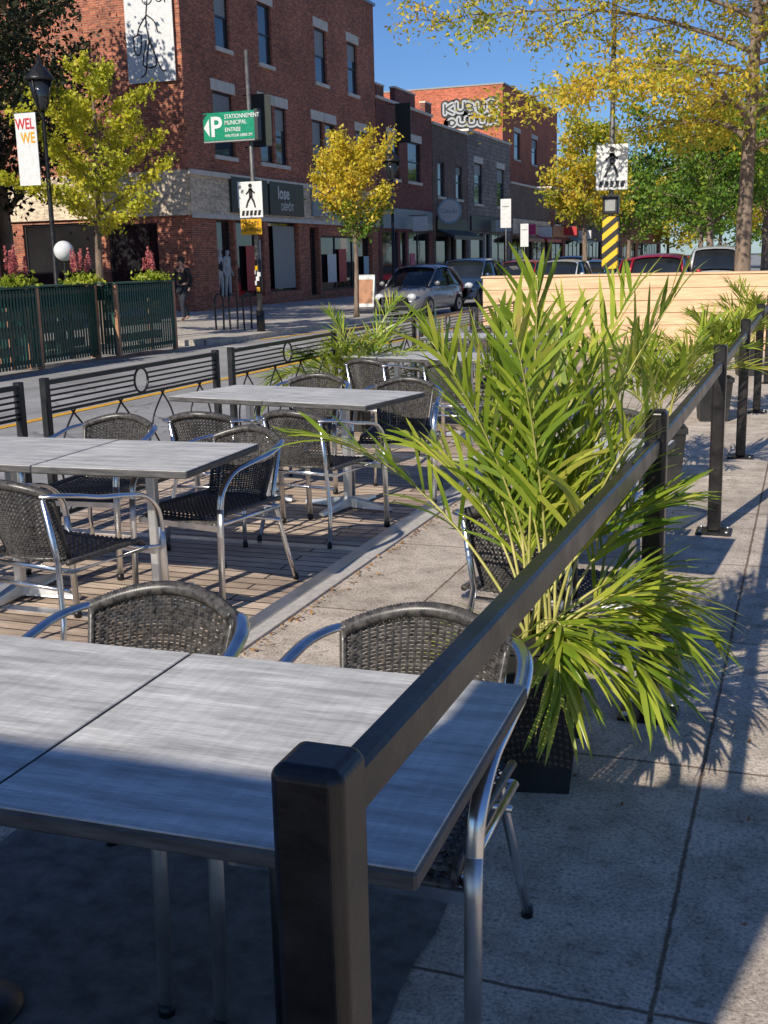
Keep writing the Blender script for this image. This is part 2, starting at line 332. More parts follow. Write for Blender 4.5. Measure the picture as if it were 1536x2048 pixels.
# ------------------------------------------------------------ chair
def weave(mb,S,nu,nv,mat,amp=.005,th=.003,ribr=.0035):
    def fr(u,v):
        e=.01; p=S(u,v); du=S(u+e,v)-S(u-e,v); dv=S(u,v+e)-S(u,v-e); return p,du.cross(dv).normalized(),dv.normalized(),dv.length/(2*e)
    for j in range(nv):
        v=(j+.5)/nv; vs=[];n=nu*4
        for i in range(n+1):
            u=-1+2*i/n; p,nn,dv,l=fr(u,v); h=l/nv*.42
            off=amp*math.cos(pi*i/2+pi*j)
            c=p+nn*off
            vs+=[c+dv*h,c+nn*th,c-dv*h,c-nn*th]
        fs=[]
        for i in range(n):
            for k in range(4): fs.append((i*4+k,i*4+(k+1)%4,(i+1)*4+(k+1)%4,(i+1)*4+k))
        mb.add(vs,fs,mat)
    for i in range(nu+1):
        u=-1+2*i/nu
        mb.tube([S(u,t/10) for t in range(11)],ribr,mat,4,smooth=False)
def Sback(u,v):
    w=.205*(.84+.16*v); arch=.045*u*u
    return V((w*u,-.225-.10*v+.07*u*u,.445+v*(.325-arch)))
def Sseat(u,v):
    z=.445-.018*(1-u*u)*math.sin(pi*min(max(v,0),1)); 
    if v>.88: z-=((v-.88)/.12)**2*.045
    return V((.225*u,-.22+.48*v,z))
chair=thing('patio_chair',(0,0,0),'black woven patio chair with chrome arms','chair','patio chairs on the terrace')
mb=MB(); weave(mb,Sback,22,36,M['wicker'],amp=.0036,th=.0024,ribr=.0042)
rim=[Sback(-1+2*i/110,1.0) for i in range(111)]
mb.tube(rim,[.0175+.0036*abs(math.sin(i*1.57)) for i in range(111)],M['wicker'],8)
for sg in(-1,1): mb.tube([Sback(sg,t/10) for t in range(11)],.010,M['wicker'],6)
mb.tube([Sback(-1+2*i/20,.0) for i in range(21)],.009,M['wicker'],6)
mb.obj('backrest',chair)
mb=MB(); weave(mb,Sseat,17,36,M['wicker'],amp=.004)
for sg in(-1,1): mb.tube([Sseat(sg,t/16) for t in range(17)],.012,M['wicker'],6)
mb.tube([Sseat(-1+2*i/20,1) for i in range(21)],.014,M['wicker'],6)
mb.obj('seat',chair)
mb=MB()
mb.tube([(-.235,-.2,.405),(-.24,.24,.405),(.24,.24,.405),(.235,-.2,.405),(-.235,-.2,.405)],.011,M['alu'],8)
mb.box((-.262,.265,.372),(.262,.28,.40),M['alu'])
mb.tube([(-.225,-.22,.33),(.225,-.22,.33)],.009,M['alu'],6)
mb.obj('seat_frame',chair)
for sg in(-1,1):
    mb=MB(); P=smooth_path([(sg*.175,-.285,.725),(sg*.225,-.255,.726),(sg*.265,-.175,.715),(sg*.282,-.06,.69),(sg*.285,.08,.672),(sg*.283,.20,.645),(sg*.280,.28,.57),(sg*.277,.30,.47)],7)
    mb.tube(P,.019,M['alu'],10,rz=.5); 
    mb.obj('armrest',chair)
    mb=MB(); mb.tube([(sg*.277,.299,.49),(sg*.277,.303,.4),(sg*.277,.318,.012)],.0185,M['alu_dull'],10,rz=.6,up=(0,1,0)); mb.tube([(sg*.277,.318,.03),(sg*.277,.319,0)],.019,M['black'],8)
    mb.tube([(sg*.277,.30,.405),(sg*.235,.24,.405)],.009,M['alu'],6); mb.obj('leg',chair)
    mb=MB(); mb.tube([(sg*.188,-.285,.715),(sg*.18,-.225,.45),(sg*.22,-.26,.2),(sg*.24,-.31,.012)],.0125,M['alu'],10); mb.tube([(sg*.24,-.31,.03),(sg*.24,-.312,0)],.015,M['black'],8); mb.obj('leg',chair)
chairs=[(-.825,2.22,180,None),(-1.53,2.22,182,None),(-2.93,3.99,-9,None),(-2.73,4.97,168,None),(-3.62,5.27,184,None),(-3.28,6.05,8,None),
 (-2.70,6.2,-8,None),(-2.62,7.42,190,None),(-3.4,7.62,188,None),(-.86,4.0,-10,'black woven patio chair tucked beside the palm'),
 (-2.75,9.3,-6,None),(-3.5,9.5,-12,None),(-2.72,10.75,186,None),(-3.4,11.05,186,None),(-3.9,4.05,4,None),(-1.0,5.95,172,None),(-2.9,12.1,-4,None),(-3.7,13.5,176,None),(-2.9,13.4,180,None)]
chair.location=(chairs[0][0],chairs[0][1],0); chair.rotation_euler=(0,0,D(chairs[0][2]))
for x,y,a,l in chairs[1:]: copy_thing(chair,(x,y,0 if x>-2.2 else .002),D(a),l)
# ------------------------------------------------------------ table
def tabletop(table):
    mb=MB(); h=.386
    mb.box((-h,-h,.706),(h,h,.7365),M['topedge'],.005); mb.box((-h+.003,-h+.003,.7366),(h-.003,h-.003,.741),M['top'],.0018)
    mb.obj('tabletop',table)
table=thing('patio_table',(0,0,0),'square patio table with grey wood-look top','table','patio tables on the terrace')
tabletop(table)
mb=MB(); mb.box((-.023,-.023,.06),(.023,.023,.70),M['alu_dull'],.006); mb.box((-.2,-.03,.69),(.2,.03,.705),M['blackmetal']); mb.box((-.03,-.2,.688),(.03,.2,.704),M['blackmetal']); mb.obj('pedestal',table)
mb=MB()
for k in range(4):
    R=Matrix.Rotation(pi/2*k,4,'Z')
    vs=[(.02,-.03,.012),(.33,-.022,.008),(.33,.022,.008),(.02,.03,.012),(.02,-.024,.075),(.33,-.016,.028),(.33,.016,.028),(.02,.024,.075)]
    mb.add([R@V(p) for p in vs],[(3,2,1,0),(4,5,6,7),(0,1,5,4),(1,2,6,5),(2,3,7,6),(3,0,4,7)],M['alu_dull'])
    mb.tube([R@V((.31,0,0)),R@V((.31,0,.012))],.02,M['black'],8)
mb.obj('foot',table)
t2=thing('patio_table',(0,0,0),'grey wood-look patio table on a slim black pedestal','table','patio tables on the terrace')
tabletop(t2)
mb=MB(); mb.tube([(0,0,.02),(0,0,.70)],.032,M['blackmetal'],12); mb.box((-.22,-.03,.69),(.22,.03,.705),M['blackmetal']); mb.box((-.03,-.22,.688),(.03,.22,.704),M['blackmetal']); mb.obj('pedestal',t2)
mb=MB(); mb.tube([(0,0,.005),(0,0,.012),(0,0,.02),(0,0,.03)],[.11,.11,.07,.035],M['blackmetal'],28); mb.obj('foot',t2)
def pair(src,cx,cy,a):
    c,s=math.cos(D(a)),math.sin(D(a)); return [(cx,cy,a),(cx-.7735*c,cy-.7735*s,a)]
near=pair(0,-.885,1.80,1.2)
t2.location=(near[0][0],near[0][1],0); t2.rotation_euler=(0,0,D(near[0][2]))
copy_thing(t2,(near[1][0],near[1][1],0),D(near[1][2]))
tabs=pair(0,-2.87,4.61,2.5)+pair(0,-2.82,6.93,-10)+pair(0,-2.85,10.0,-13)+pair(0,-2.95,12.75,-3)+[(-.98,5.15,-4)]
table.location=(tabs[0][0],tabs[0][1],0); table.rotation_euler=(0,0,D(tabs[0][2]))
for x,y,a in tabs[1:]: copy_thing(table,(x,y,0 if x>-2.2 else .002),D(a))
# ------------------------------------------------------------ posts and rails (near)
RX=-.467; PY=[1.04,3.92,6.8,9.45,12.25,15.0,17.8]
ztop=1.09
for i,yy in enumerate(PY):
    s=.042 if i==0 else .037
    p=thing('barrier_post',(RX,yy,0),'thick square black painted barrier post' if i==0 else 'square black barrier post bolted to the pavement','post','black barrier posts along the pavement')
    mb=MB(); mb.box((-s,-s,.012),(s,s,ztop),M['blackpaint'],.011); o=mb.obj('shaft',p)
    if i<2:
        bv=o.modifiers.new('round','BEVEL'); bv.width=.005; bv.segments=3; bv.limit_method='ANGLE'; bv.angle_limit=D(20)
    mb=MB(); mb.box((-.1,-.09,.001),(.1,.09,.012),M['blackmetal'],.003)
    for a in(-1,1):
        for b in(-1,1): mb.tube([(a*.075,b*.065,.012),(a*.075,b*.065,.024)],.011,M['alu_dull'],6)
    mb.obj('base_plate',p)
    if i>0:
        mb=MB(); mb.tube([(-s-.004,0,1.0),(-s+.002,0,1.0)],.012,M['alu_dull'],8); mb.obj('bolt',p)
for i in range(len(PY)-1):
    y0,y1=PY[i]+.044,PY[i+1]-.039; za,zb=(1.045,1.0) if i==0 else (1.0,1.0)
    r=thing('barrier_rail',(RX,y0,0),'long black painted rail between two posts','rail','black rails between the barrier posts')
    mb=MB(); w=.019; L=y1-y0; hh=.055
    vs=[(-w,0,za-hh),(w,0,za-hh),(w,0,za-.006),(w-.006,0,za),(-w+.006,0,za),(-w,0,za-.006)]
    n=len(vs); vs+= [(x,L,z-(za-zb)) for x,_,z in vs]
    mb.add(vs,[tuple(range(n)),tuple(range(n,2*n))[::-1]]+[(k,k+n,(k+1)%n+n,(k+1)%n) for k in range(n)],M['blackpaint']); mb.obj('bar',r)
# ------------------------------------------------------------ street fence
def fence(y0,y1,x0,x1,first=False):
    L=math.hypot(y1-y0,x1-x0); e=thing('fence_panel',(x0,y0,0),'low black metal fence panel with centre ring','fence','black fence panels along the terrace',rz=math.atan2(-(x1-x0),(y1-y0)))
    bm=M['blackmetal']
    mb=MB()
    for t in(0,L): mb.box((-.024,t-.024,0),(.024,t+.024,.945),bm,.004)
    mb.box((-.017,.024,.90),(.017,L-.024,.928),bm); mb.obj('post_frame',e)
    mb=MB()
    c=L/2
    for z in(.865,.83,.795,.755):
        mb.box((-.006,.02,z-.006),(.006,c-.075,z+.006),bm); mb.box((-.006,c+.075,z-.006),(.006,L-.02,z+.006),bm)
    mb.box((-.008,.02,.718),(.008,L-.02,.736),bm)
    mb.tube([(0,c+.085*math.cos(a*pi/12),.82+.085*math.sin(a*pi/12)) for a in range(25)],.008,bm,6)
    for k in range(4):
        yc=L*(k+.5)/4; s=1 if yc<c else -1
        mb.tube(smooth_path([(0,yc-s*.02,.72),(0,yc+s*.16,.5),(0,yc+s*.02,.28),(0,yc-s*.12,.08)],6),.007,bm,5)
        mb.tube(smooth_path([(0,yc+s*.02,.72),(0,yc-s*.12,.55),(0,yc-s*.16,.3),(0,yc+s*.08,.08)],6),.007,bm,5)
    mb.box((-.01,.02,.06),(.01,L-.02,.085),bm); mb.obj('grille',e)
xs=lambda y:-4.42+ (y-4)*.008
for a,b in((3.45,5.68),(5.93,8.1),(8.36,10.5),(10.75,12.9),(13.15,15.3),(15.55,17.7)): fence(a,b,xs(a),xs(b))
# ------------------------------------------------------------ wooden barrier
wb=thing('wooden_planter_wall',(-5.45,20,0),'pale cedar plank planter wall across the terrace end','wooden wall')
mb=MB(); W=5.0
for k in range(6):
    z0=.02+k*.205; mb.box((0,0,z0),(W,.035,z0+.198),M['wood'],.004)
for x in(0.0,1.6,3.3,W-.09): mb.box((x,.036,0),(x+.09,.12,1.25),M['wood'])
mb.obj('front_boards',wb)
mb=MB(); mb.box((-.03,-.02,1.252),(W+.03,.5,1.285),M['wood'],.004); mb.obj('cap',wb)
mb=MB(); mb.box((0,.45,0),(W,.485,1.25),M['wood']); mb.box((0,.036,0),(.03,.449,1.25),M['wood']); mb.obj('rear_boards',wb)
# ------------------------------------------------------------ palms
def frond_geo(base,az,el,L,droop,nl=30,ll=.34,twist=0,wid=.015,seed=0):
    rd=random.Random(seed); p=V(base); pts=[];n=34; e=el; a=az
    for i in range(n+1):
        pts.append(p.copy()); s=i/n
        e2=el-droop*s**1.6; p=p+V((math.cos(a)*math.cos(e2),math.sin(a)*math.cos(e2),math.sin(e2)))*L/n; a+=twist/n
    out=[]
    side=V((-math.sin(az),math.cos(az),0))
    for k in range(nl):
        s=.36+.64*(k+.5)/nl; i=min(int(s*n),n-1); q=pts[i]; t=(pts[i+1]-pts[i]).normalized(); up=side.cross(t); 
        if up.z<0: up=-up
        prof=math.sin(pi*min(1,(.12+.85*s)))**.6; l=ll*(.35+.75*prof)*rd.uniform(.72,1.18)
        for sg in(-1,1):
            if rd.random()<.12: continue
            ang=math.radians(44-26*s+rd.uniform(-11,11)); d=(t*math.cos(ang)+side*sg*math.sin(ang)+up*rd.uniform(.1,.5)).normalized()
            wv=d.cross(up+side*sg*rd.uniform(-.7,.7)).normalized(); w=wid*rd.uniform(.7,1.3); m=5
            prev=None; c=q.copy(); dd=d.copy(); g=rd.uniform(.05,.75)
            for j in range(m+1):
                u=j/m; ww=w*(math.sin(pi*(.12+.88*u))**.7 if u<1 else .0)+.0006
                A=c-wv*ww*.5; B=c+wv*ww*.5
                if prev: out+= [prev[0],prev[1],B,A]
                prev=(A,B); dd=(dd+V((0,0,-g*.22))).normalized(); c=c+dd*l/m
    return pts,out
def palm(loc,label,fr,seed,ll=.27,wid=.016,nl=24,stem=.006):
    e=thing('palm_plant',loc,label,'palm','potted palms on the terrace'); rd=random.Random(seed)
    mb=MB(); Q=[]
    for k,(az,el,L,dr) in enumerate(fr):
        b=(rd.uniform(-.07,.07),rd.uniform(-.07,.07),0); pts,o=frond_geo(b,D(az),D(el),L,D(dr),nl=nl,ll=ll,twist=rd.uniform(-.3,.3),wid=wid,seed=seed*100+k)
        mb.tube(pts,[stem*(1-.8*i/len(pts)) for i in range(len(pts))],M['palmstem'],5); Q+=o
    mb.obj('stems',e)
    me=bpy.data.meshes.new('fronds'); arr=[tuple(q) for q in Q]; me.from_pydata(arr,[],[(i,i+1,i+2,i+3) for i in range(0,len(arr),4)])
    bm=bmesh.new(); bm.from_mesh(me); bmesh.ops.remove_doubles(bm,verts=bm.verts,dist=.00005); bm.to_mesh(me); bm.free()
    me.materials.append(M['palm']); me.polygons.foreach_set('use_smooth',[True]*len(me.polygons)); o=bpy.data.objects.new('fronds',me); COL.objects.link(o); o.parent=e
    return e
def pot(loc,s0,s1,h,label):
    e=thing('planter_pot',loc,label,'planter','black planters along the terrace',rz=D(12)); mb=MB()
    def ring(s,z): return [(-s,-s,z),(s,-s,z),(s,s,z),(-s,s,z)]
    R=[ring(s0,0),ring(s1,h-.04),ring(s1+.012,h-.038),ring(s1+.012,h),ring(s1-.012,h),ring(s1-.02,h-.05)]
    vs=sum(R,[]); fs=[(3,2,1,0)]
    for i in range(len(R)-1):
        for j in range(4): fs.append((i*4+j,i*4+(j+1)%4,(i+1)*4+(j+1)%4,(i+1)*4+j))
    mb.add(vs,fs,M['pot']); mb.obj('tub',e); mb=MB(); s=s1-.02; mb.add(ring(s,h-.05),[(0,1,2,3)],M['soil']); mb.obj('soil',e)
F=[]
rd=random.Random(3)
for k in range(14):
    F.append((k*137.5,rd.uniform(71,89),rd.uniform(.72,1.16),rd.uniform(5,38)))
for az in(30,55,78,105,128,150): F.append((az,rd.uniform(50,68),rd.uniform(.6,.9),rd.uniform(40,90)))
F+=[(163,55,1.12,62),(-72,34,.50,115),(-38,30,.56,110),(-52,46,.42,140),(2,30,.56,95),(22,44,.60,120),(42,38,.62,105),(-15,38,.46,125),(12,12,.34,60),(-28,14,.36,75),(200,14,.30,50),(60,25,.5,70),(-5,52,.5,150)]
pot((-.74,3.3,0),.105,.15,.5,'tall black tapered planter holding the large palm')
palm((-.73,3.34,.45),'large bright green palm spilling over the rail',F,1,.26,.0138,22)
def rf(n,seed,a=(45,85),L=(.7,1.1),dr=(30,100)):
    r=random.Random(seed); return [(k*137.5+seed*40,r.uniform(*a),r.uniform(*L),r.uniform(*dr)) for k in range(n)]
for i,(x,y,n,L,a) in enumerate([(-4.1,10.3,34,(.65,1.1),(12,70)),(-.95,8.2,18,(.6,1.0),(55,86)),(-.85,11.6,18,(.6,.95),(45,85)),(-.75,16.0,20,(.7,1.0),(45,85))]):
    pot((x,y,0),.13,.16,.42,'black tapered planter with a small palm'); palm((x,y,.38),'green palm growing from a black planter',rf(n,i+2,a,L),i+2,.25,.015,22)
# ------------------------------------------------------------ leaf litter
n=620; c=np.zeros((n,3)); c[:,0]=-2.165+rng.exponential(.028,n); c[:,1]=rng.uniform(3.2,14,n); c[:,2]=.006+rng.uniform(0,.012,n)
extra=50; c[:extra,0]=rng.uniform(-2.2,.1,extra); c[:extra,1]=rng.uniform(2.2,9,extra)
def quads(c,size,flat=False,asp=.6,upb=None):
    n=len(c); d=rng.normal(size=(n,3)); 
    if flat: d[:,2]*=.15
    d/=np.linalg.norm(d,axis=1,keepdims=True); e=rng.normal(size=(n,3)); 
    if flat: e[:,2]*=.15
    e-=d*(d*e).sum(1,keepdims=True); e/=np.linalg.norm(e,axis=1,keepdims=True)
    s=(size*rng.uniform(.6,1.3,n))[:,None]
    nn=np.cross(d,e)*s*.12
    return np.stack([c-d*s*.5,c+e*s*asp*.5+nn,c+d*s*.5,c-e*s*asp*.5+nn],1).reshape(-1,3)
lt=npmesh('leaf_litter',quads(c,.022,True),4,M['litter']); tag(lt,'small dry orange leaves scattered along the kerb','fallen leaves',kind='stuff')
# ------------------------------------------------------------ trees
def tree(loc,label,H,tr,h0,prof,nb,el,nleaf,lsize,mat,scatter=.25,wig=.12,lean=(0,0),droop=0,group='street trees',asp=.6,mat2=None,zsplit=0):
    e=thing('street_tree',loc,label,'tree',group); rd=random.Random(int(loc[0]*10+loc[1]*7)+nb)
    mb=MB(); n=14; ax=[]
    for i in range(n+1):
        t=i/n; ax.append(V((lean[0]*t+wig*math.sin(t*5+loc[0])*t,lean[1]*t+wig*math.cos(t*4+loc[1])*t,H*t*.95)))
    mb.tube(ax,[tr*(1.25 if i==0 else 1)*(1-i/n)**.75+.012 for i in range(n+1)],M['bark'],10)
    C=[];Wt=[]
    for k in range(nb):
        t=(k+.5)/nb; z=h0+(H-h0)*t**1.05*.97; f=min(z/(H*.95),.999)*n; i=int(f); b=ax[i].lerp(ax[i+1],f-i)
        R=prof(t)*rd.uniform(.72,1.12); az=(k*2.39996+rd.uniform(-.3,.3)); e0=D(el+rd.uniform(-12,14))
        p=b.copy(); P=[p.copy()]; m=8; L=R/max(.35,math.cos(e0))
        for j in range(m):
            ee=e0-droop*(j/m); az2=az+rd.uniform(-.25,.25); p=p+V((math.cos(az2)*math.cos(ee),math.sin(az2)*math.cos(ee),math.sin(ee)))*L/m; P.append(p.copy())
        r0=max(.012,tr*.36*(1-t)*min(1,R/1.5)+.012); mb.tube(P,[r0*(1-.85*j/m) for j in range(m+1)],M['bark'],5,cap=False)
        for j in range(1,m+1):
            w=.5+.5*j/m; C.append(P[j]);Wt.append(w*L)
            if j>=2:
                for q in range(3):
                    a3=az+rd.choice((-1,1))*rd.uniform(.5,1.4); l3=R*rd.uniform(.14,.34)*(1.15-j/m*.5); dz=rd.uniform(-.15,.55)-droop*.4
                    tip=P[j]+V((math.cos(a3),math.sin(a3),dz))*l3; mb.tube([P[j],P[j].lerp(tip,.55)+V((0,0,.04*l3)),tip],[r0*.3,r0*.2,.004],M['bark'],3,cap=False)
                    for s in(.35,.7,1.0): C.append(P[j].lerp(tip,s)); Wt.append(.55*L)
    mb.obj('trunk',e)
    C=np.array([tuple(c) for c in C]); Wt=np.array(Wt); idx=rng.choice(len(C),nleaf,p=Wt/Wt.sum()); pos=C[idx]+rng.normal(size=(nleaf,3))*scatter*rng.uniform(.3,1.1,(nleaf,1)); pos[:,2]-=abs(droop)*rng.uniform(0,.35,nleaf)
    if mat2:
        lowm=pos[:,2]+rng.normal(0,.35,nleaf)<zsplit
        npmesh('crown',quads(pos[~lowm],lsize,asp=asp),4,mat,e); npmesh('lower_crown',quads(pos[lowm],lsize,asp=asp),4,mat2,e)
    else: npmesh('crown',quads(pos,lsize,asp=asp),4,mat,e)
    return e
egg=lambda R:(lambda t:R*math.sin(pi*min(1,.22+.78*t))**.75+.12)
tree((-14.35,21.6,0),'young ginkgo tree with yellow-green autumn leaves',6.0,.085,2.15,lambda t:2.1*(1-t)**.8*(1 if t>.1 else .9)+.15,24,28,12500,.10,M['ginkgo'],.09)
tree((-12.45,31.7,0),'small tree turning yellow above green lower leaves',4.75,.065,2.1,egg(1.1),26,42,9000,.105,M['orangetree'],.14,mat2=M['greenleaf'],zsplit=3.0)
tree((-1.35,25.1,0),'honey locust with feathery yellow and green leaves',11,.17,3.5,lambda t:(4.6 if t<.26 else 6.9*(1-t)**.3)*(1 if t>.04 else .7),34,17,46000,.13,M['locust'],.22,droop=.6,asp=.42)
tree((-10.6,58,0),'yellow-green street tree over parked cars',8.0,.14,3.0,egg(2.2),22,30,9000,.19,M['locust'],.28,droop=.2)
tree((-4.0,50,0),'leafy green street tree beside the road',7.4,.17,2.6,egg(3.1),26,28,10000,.19,M['greenleaf'],.3,droop=.2)
tree((-2.2,60,0),'tall green street tree with yellowing leaves',9.5,.2,3.0,egg(3.6),26,30,10000,.21,M['greenleaf'],.36)
tree((-7.2,82,0),'distant green street tree',8,.2,2.6,egg(3.0),22,28,6000,.26,M['greenleaf'],.4)
tree((-3.4,90,0),'distant yellowing street tree',9,.2,2.6,egg(4.0),22,28,7000,.28,M['locust'],.45)
tree((-14,96,0),'distant green tree at the far pavement',9,.2,2.6,egg(4),20,28,7000,.3,M['greenleaf'],.5)
tree((-9,125,0),'distant green tree closing the street',12,.2,2,egg(6),20,28,8000,.4,M['greenleaf'],.7)
tree((-4,140,0),'distant tree closing the street',13,.2,2,egg(7),20,28,8000,.45,M['greenleaf'],.7)
tree((-16.5,145,0),'distant tree near the last buildings',11,.2,2,egg(6),20,28,7000,.45,M['locust'],.7)
tree((-20.6,26.6,0),'large tree beside the corner building, shade put into its leaf colour',11.5,.25,2.8,egg(3.0),30,35,16000,.17,M['shadeleaf'],.4)
tree((-17.6,22.0,0),'leafy tree with shade put into its dark leaf colour',9,.18,4.6,egg(1.9),22,35,8000,.15,M['shadeleaf'],.35)
# ------------------------------------------------------------ buildings
def wall(mb,o,u,nrm,W,H,holes,mat,dep=.14,step=None):
    o=V(o);u=V(u);n=V(nrm);z=V((0,0,1))
    xs_=sorted({0,W,*[h[0] for h in holes],*[h[1] for h in holes]}); zs=sorted({0,H,*[h[2] for h in holes],*[h[3] for h in holes]})
    for i in range(len(xs_)-1):
        for j in range(len(zs)-1):
            cx=(xs_[i]+xs_[i+1])/2; cz=(zs[j]+zs[j+1])/2
            if any(h[0]<cx<h[1] and h[2]<cz<h[3] for h in holes): continue
            mb.add([o+u*xs_[i]+z*zs[j],o+u*xs_[i+1]+z*zs[j],o+u*xs_[i+1]+z*zs[j+1],o+u*xs_[i]+z*zs[j+1]],[(0,1,2,3)],mat)
    for a,b,c,d in [h[:4] for h in holes]:
        q=[o+u*a+z*c,o+u*b+z*c,o+u*b+z*d,o+u*a+z*d]; mb.add(q+[p-n*dep for p in q],[(0,1,5,4),(1,2,6,5),(2,3,7,6),(3,0,4,7)],mat)
def bar(mb,o,u,n,a,b,c,d,p0,p1,mat):
    o=V(o);u=V(u);n=V(n);z=V((0,0,1)); vs=[]
    for pp in(p0,p1):
        for (x,zz) in((a,c),(b,c),(b,d),(a,d)): vs.append(o+u*x+z*zz+n*pp)
    mb.add(vs,[(0,1,2,3),(7,6,5,4),(0,1,5,4),(1,2,6,5),(2,3,7,6),(3,0,4,7)],mat)
wrd=random.Random(11)
def window(par,o,u,n,h,kind='sash',dep=.14,lintel=True,gmat=None,fm=None):
    a,b,c,d=h[:4]; fm=fm or M['trim']
    w=bpy.data.objects.new('window',None); COL.objects.link(w); w.parent=par
    mb=MB(); t=.06
    bar(mb,o,u,n,a,b,c,c+t,-dep+.0,-dep+.06,fm);bar(mb,o,u,n,a,b,d-t,d,-dep,-dep+.06,fm);bar(mb,o,u,n,a,a+t,c+t,d-t,-dep,-dep+.06,fm);bar(mb,o,u,n,b-t,b,c+t,d-t,-dep,-dep+.06,fm)
    if kind=='sash': m=(c+d)/2; bar(mb,o,u,n,a+t,b-t,m-.03,m+.03,-dep,-dep+.055,fm)
    if kind=='shop':
        k=max(1,int((b-a)/1.5))
        for i in range(1,k): x=a+(b-a)*i/k; bar(mb,o,u,n,x-.03,x+.03,c+t,d-t,-dep,-dep+.055,fm)
    mb.obj('frame',w)
    mb=MB(); bar(mb,o,u,n,a+.01,b-.01,c+.01,d-.01,-dep+.005,-dep+.02,gmat or M['glass']); mb.obj('pane',w)
    if kind=='sash':
        if wrd.random()<.6: k=wrd.uniform(.25,.7); mb=MB(); bar(mb,o,u,n,a+.07,b-.07,d-(d-c)*k,d-.07,-dep+.021,-dep+.028,M['trimw']); mb.obj('blind',w)
        mb=MB(); bar(mb,o,u,n,a-.08,b+.08,c-.13,c-.002,.002,.07,M['lintel']); mb.obj('sill',w)
        if lintel: mb=MB(); bar(mb,o,u,n,a-.12,b+.12,d+.002,d+.34,.002,.03,M['lintel']); mb.obj('lintel',w)
U=(1,0,0);NN=(0,-1,0)
def building(y0,y1,H,mat,label,up,shop,depth=12,X=-17.96,parapet=.3,cop=None,left=None,leftW=None,shopmat=None,lint=True,z0=-.2,band=None,gl=None):
    e=thing('brick_building',(X,y0,z0),label,'building','buildings along the far side of the street',rz=pi/2)
    W=y1-y0; sh=lambda h:(h[0]-y0,h[1]-y0,h[2]-z0,h[3]-z0)
    ups=[sh(h) for h in up]; shp=[sh(h) for h in shop]; mb=MB(); Hh=H-z0; zb=(band[0]-z0) if band else 0
    if band:
        wall(mb,(0,0,0),U,NN,W,zb,[h for h in shp],shopmat or mat,.25)
        wall(mb,(0,0,band[1]-z0),U,NN,W,Hh-(band[1]-z0),[(a,b,c-(band[1]-z0),d-(band[1]-z0)) for a,b,c,d in ups],mat)
    else: wall(mb,(0,0,0),U,NN,W,Hh,ups+shp,mat,.14)
    lh=[(depth-h[1],depth-h[0],h[2]-z0,h[3]-z0) for h in (left or [])]
    wall(mb,(0,depth,0),(0,-1,0),(-1,0,0),depth,Hh,lh,mat)
    mb.add([(W,0,0),(W,depth,0),(W,depth,Hh),(W,0,Hh)],[(0,1,2,3)],mat); mb.add([(0,depth,0),(W,depth,0),(W,depth,Hh),(0,depth,Hh)],[(0,1,2,3)],mat)
    mb.add([(0,0,Hh-.25),(W,0,Hh-.25),(W,depth,Hh-.25),(0,depth,Hh-.25)],[(0,1,2,3)],M['trim'])
    mb.add([(.02,.3,0),(W-.02,.3,0),(W-.02,.3,Hh-.3),(.02,.3,Hh-.3)],[(0,1,2,3)],M['interior'])
    mb.obj('wall',e,fix=False)
    mb=MB(); mb.box((-.05,-.09,Hh+.002),(W+.05,.22,Hh+.12),cop or M['lintel']); mb.box((-.05,.222,Hh+.002),(.2,depth,Hh+.11),cop or M['lintel']); mb.obj('coping',e)
    if band:
        mb=MB(); mb.box((-.03,-.05,zb+.001),(W-.001,.05,band[1]-z0-.001),M['beige']); mb.box((-.1,-.14,band[1]-z0-.12),(W-.001,-.051,band[1]-z0+.03),M['lintel']); mb.box((-.1,.051,zb+.001),(-.0,depth,band[1]-z0+.02),M['beige']); mb.box((-.03,-.09,zb-.08),(W-.001,-.052,zb+.06),M['lintel']); mb.obj('stone_band',e)
    for h in ups: window(e,(0,0,0),U,NN,h,'sash',lintel=lint,gmat=gl)
    for h in shp: window(e,(0,0,0),U,NN,h,'shop',.25 if band else .14,gmat=M['shopglass'])
    for h in lh: window(e,(0,depth,0),(0,-1,0),(-1,0,0),h,'shop',gmat=M['shopglass'])
    return e
B=-17.96
b1=building(32.1,48.6,12.05,M['brick'],'three storey red brick corner building with stone band',
 [(34.3,35.3,8.3,10.2),(37.4,38.45,8.25,10.2),(42.2,43.35,8.25,10.2),(45.5,46.6,8.25,10.2),
  (33.9,35.3,5.0,6.95),(37.2,38.25,5.0,6.95),(38.45,39.4,5.0,6.95),(41.7,42.75,5.0,6.85),(42.95,43.95,5.0,6.85),(46.2,47.3,5.0,6.85)],
 [(33.7,34.9,.55,3.0),(35.05,37.1,.5,3.0),(37.5,40.1,.6,3.05),(41.1,42.0,.35,2.9),(42.15,47.8,.5,2.6)],shopmat=M['brick'],band=(3.1,4.42),
 left=[(1.2,3.0,.5,2.9),(3.4,6.2,.4,3.0),(6.6,9.6,.4,3.0)],cop=M['bluegrey'])
b2=building(48.7,56.5,8.4,M['brick_dark'],'two storey dark red brick shop with stepped parapet',[(50.0,51.6,5.2,7.0),(52.8,54.7,5.2,7.0)],[(49.1,51.2,.3,2.9),(51.5,52.4,.1,2.9),(52.7,55.9,.3,2.9)],cop=M['lintel'])
for a,b,c in((0,1.0,.45),(2.5,5.3,.6),(6.8,7.8,.45)): mb=MB(); mb.box((a,0,8.722),(b,.25,8.722+c),M['brick_dark']); mb.box((a-.03,-.03,8.722+c),(b+.03,.28,8.80+c),M['lintel']); mb.obj('parapet',b2)
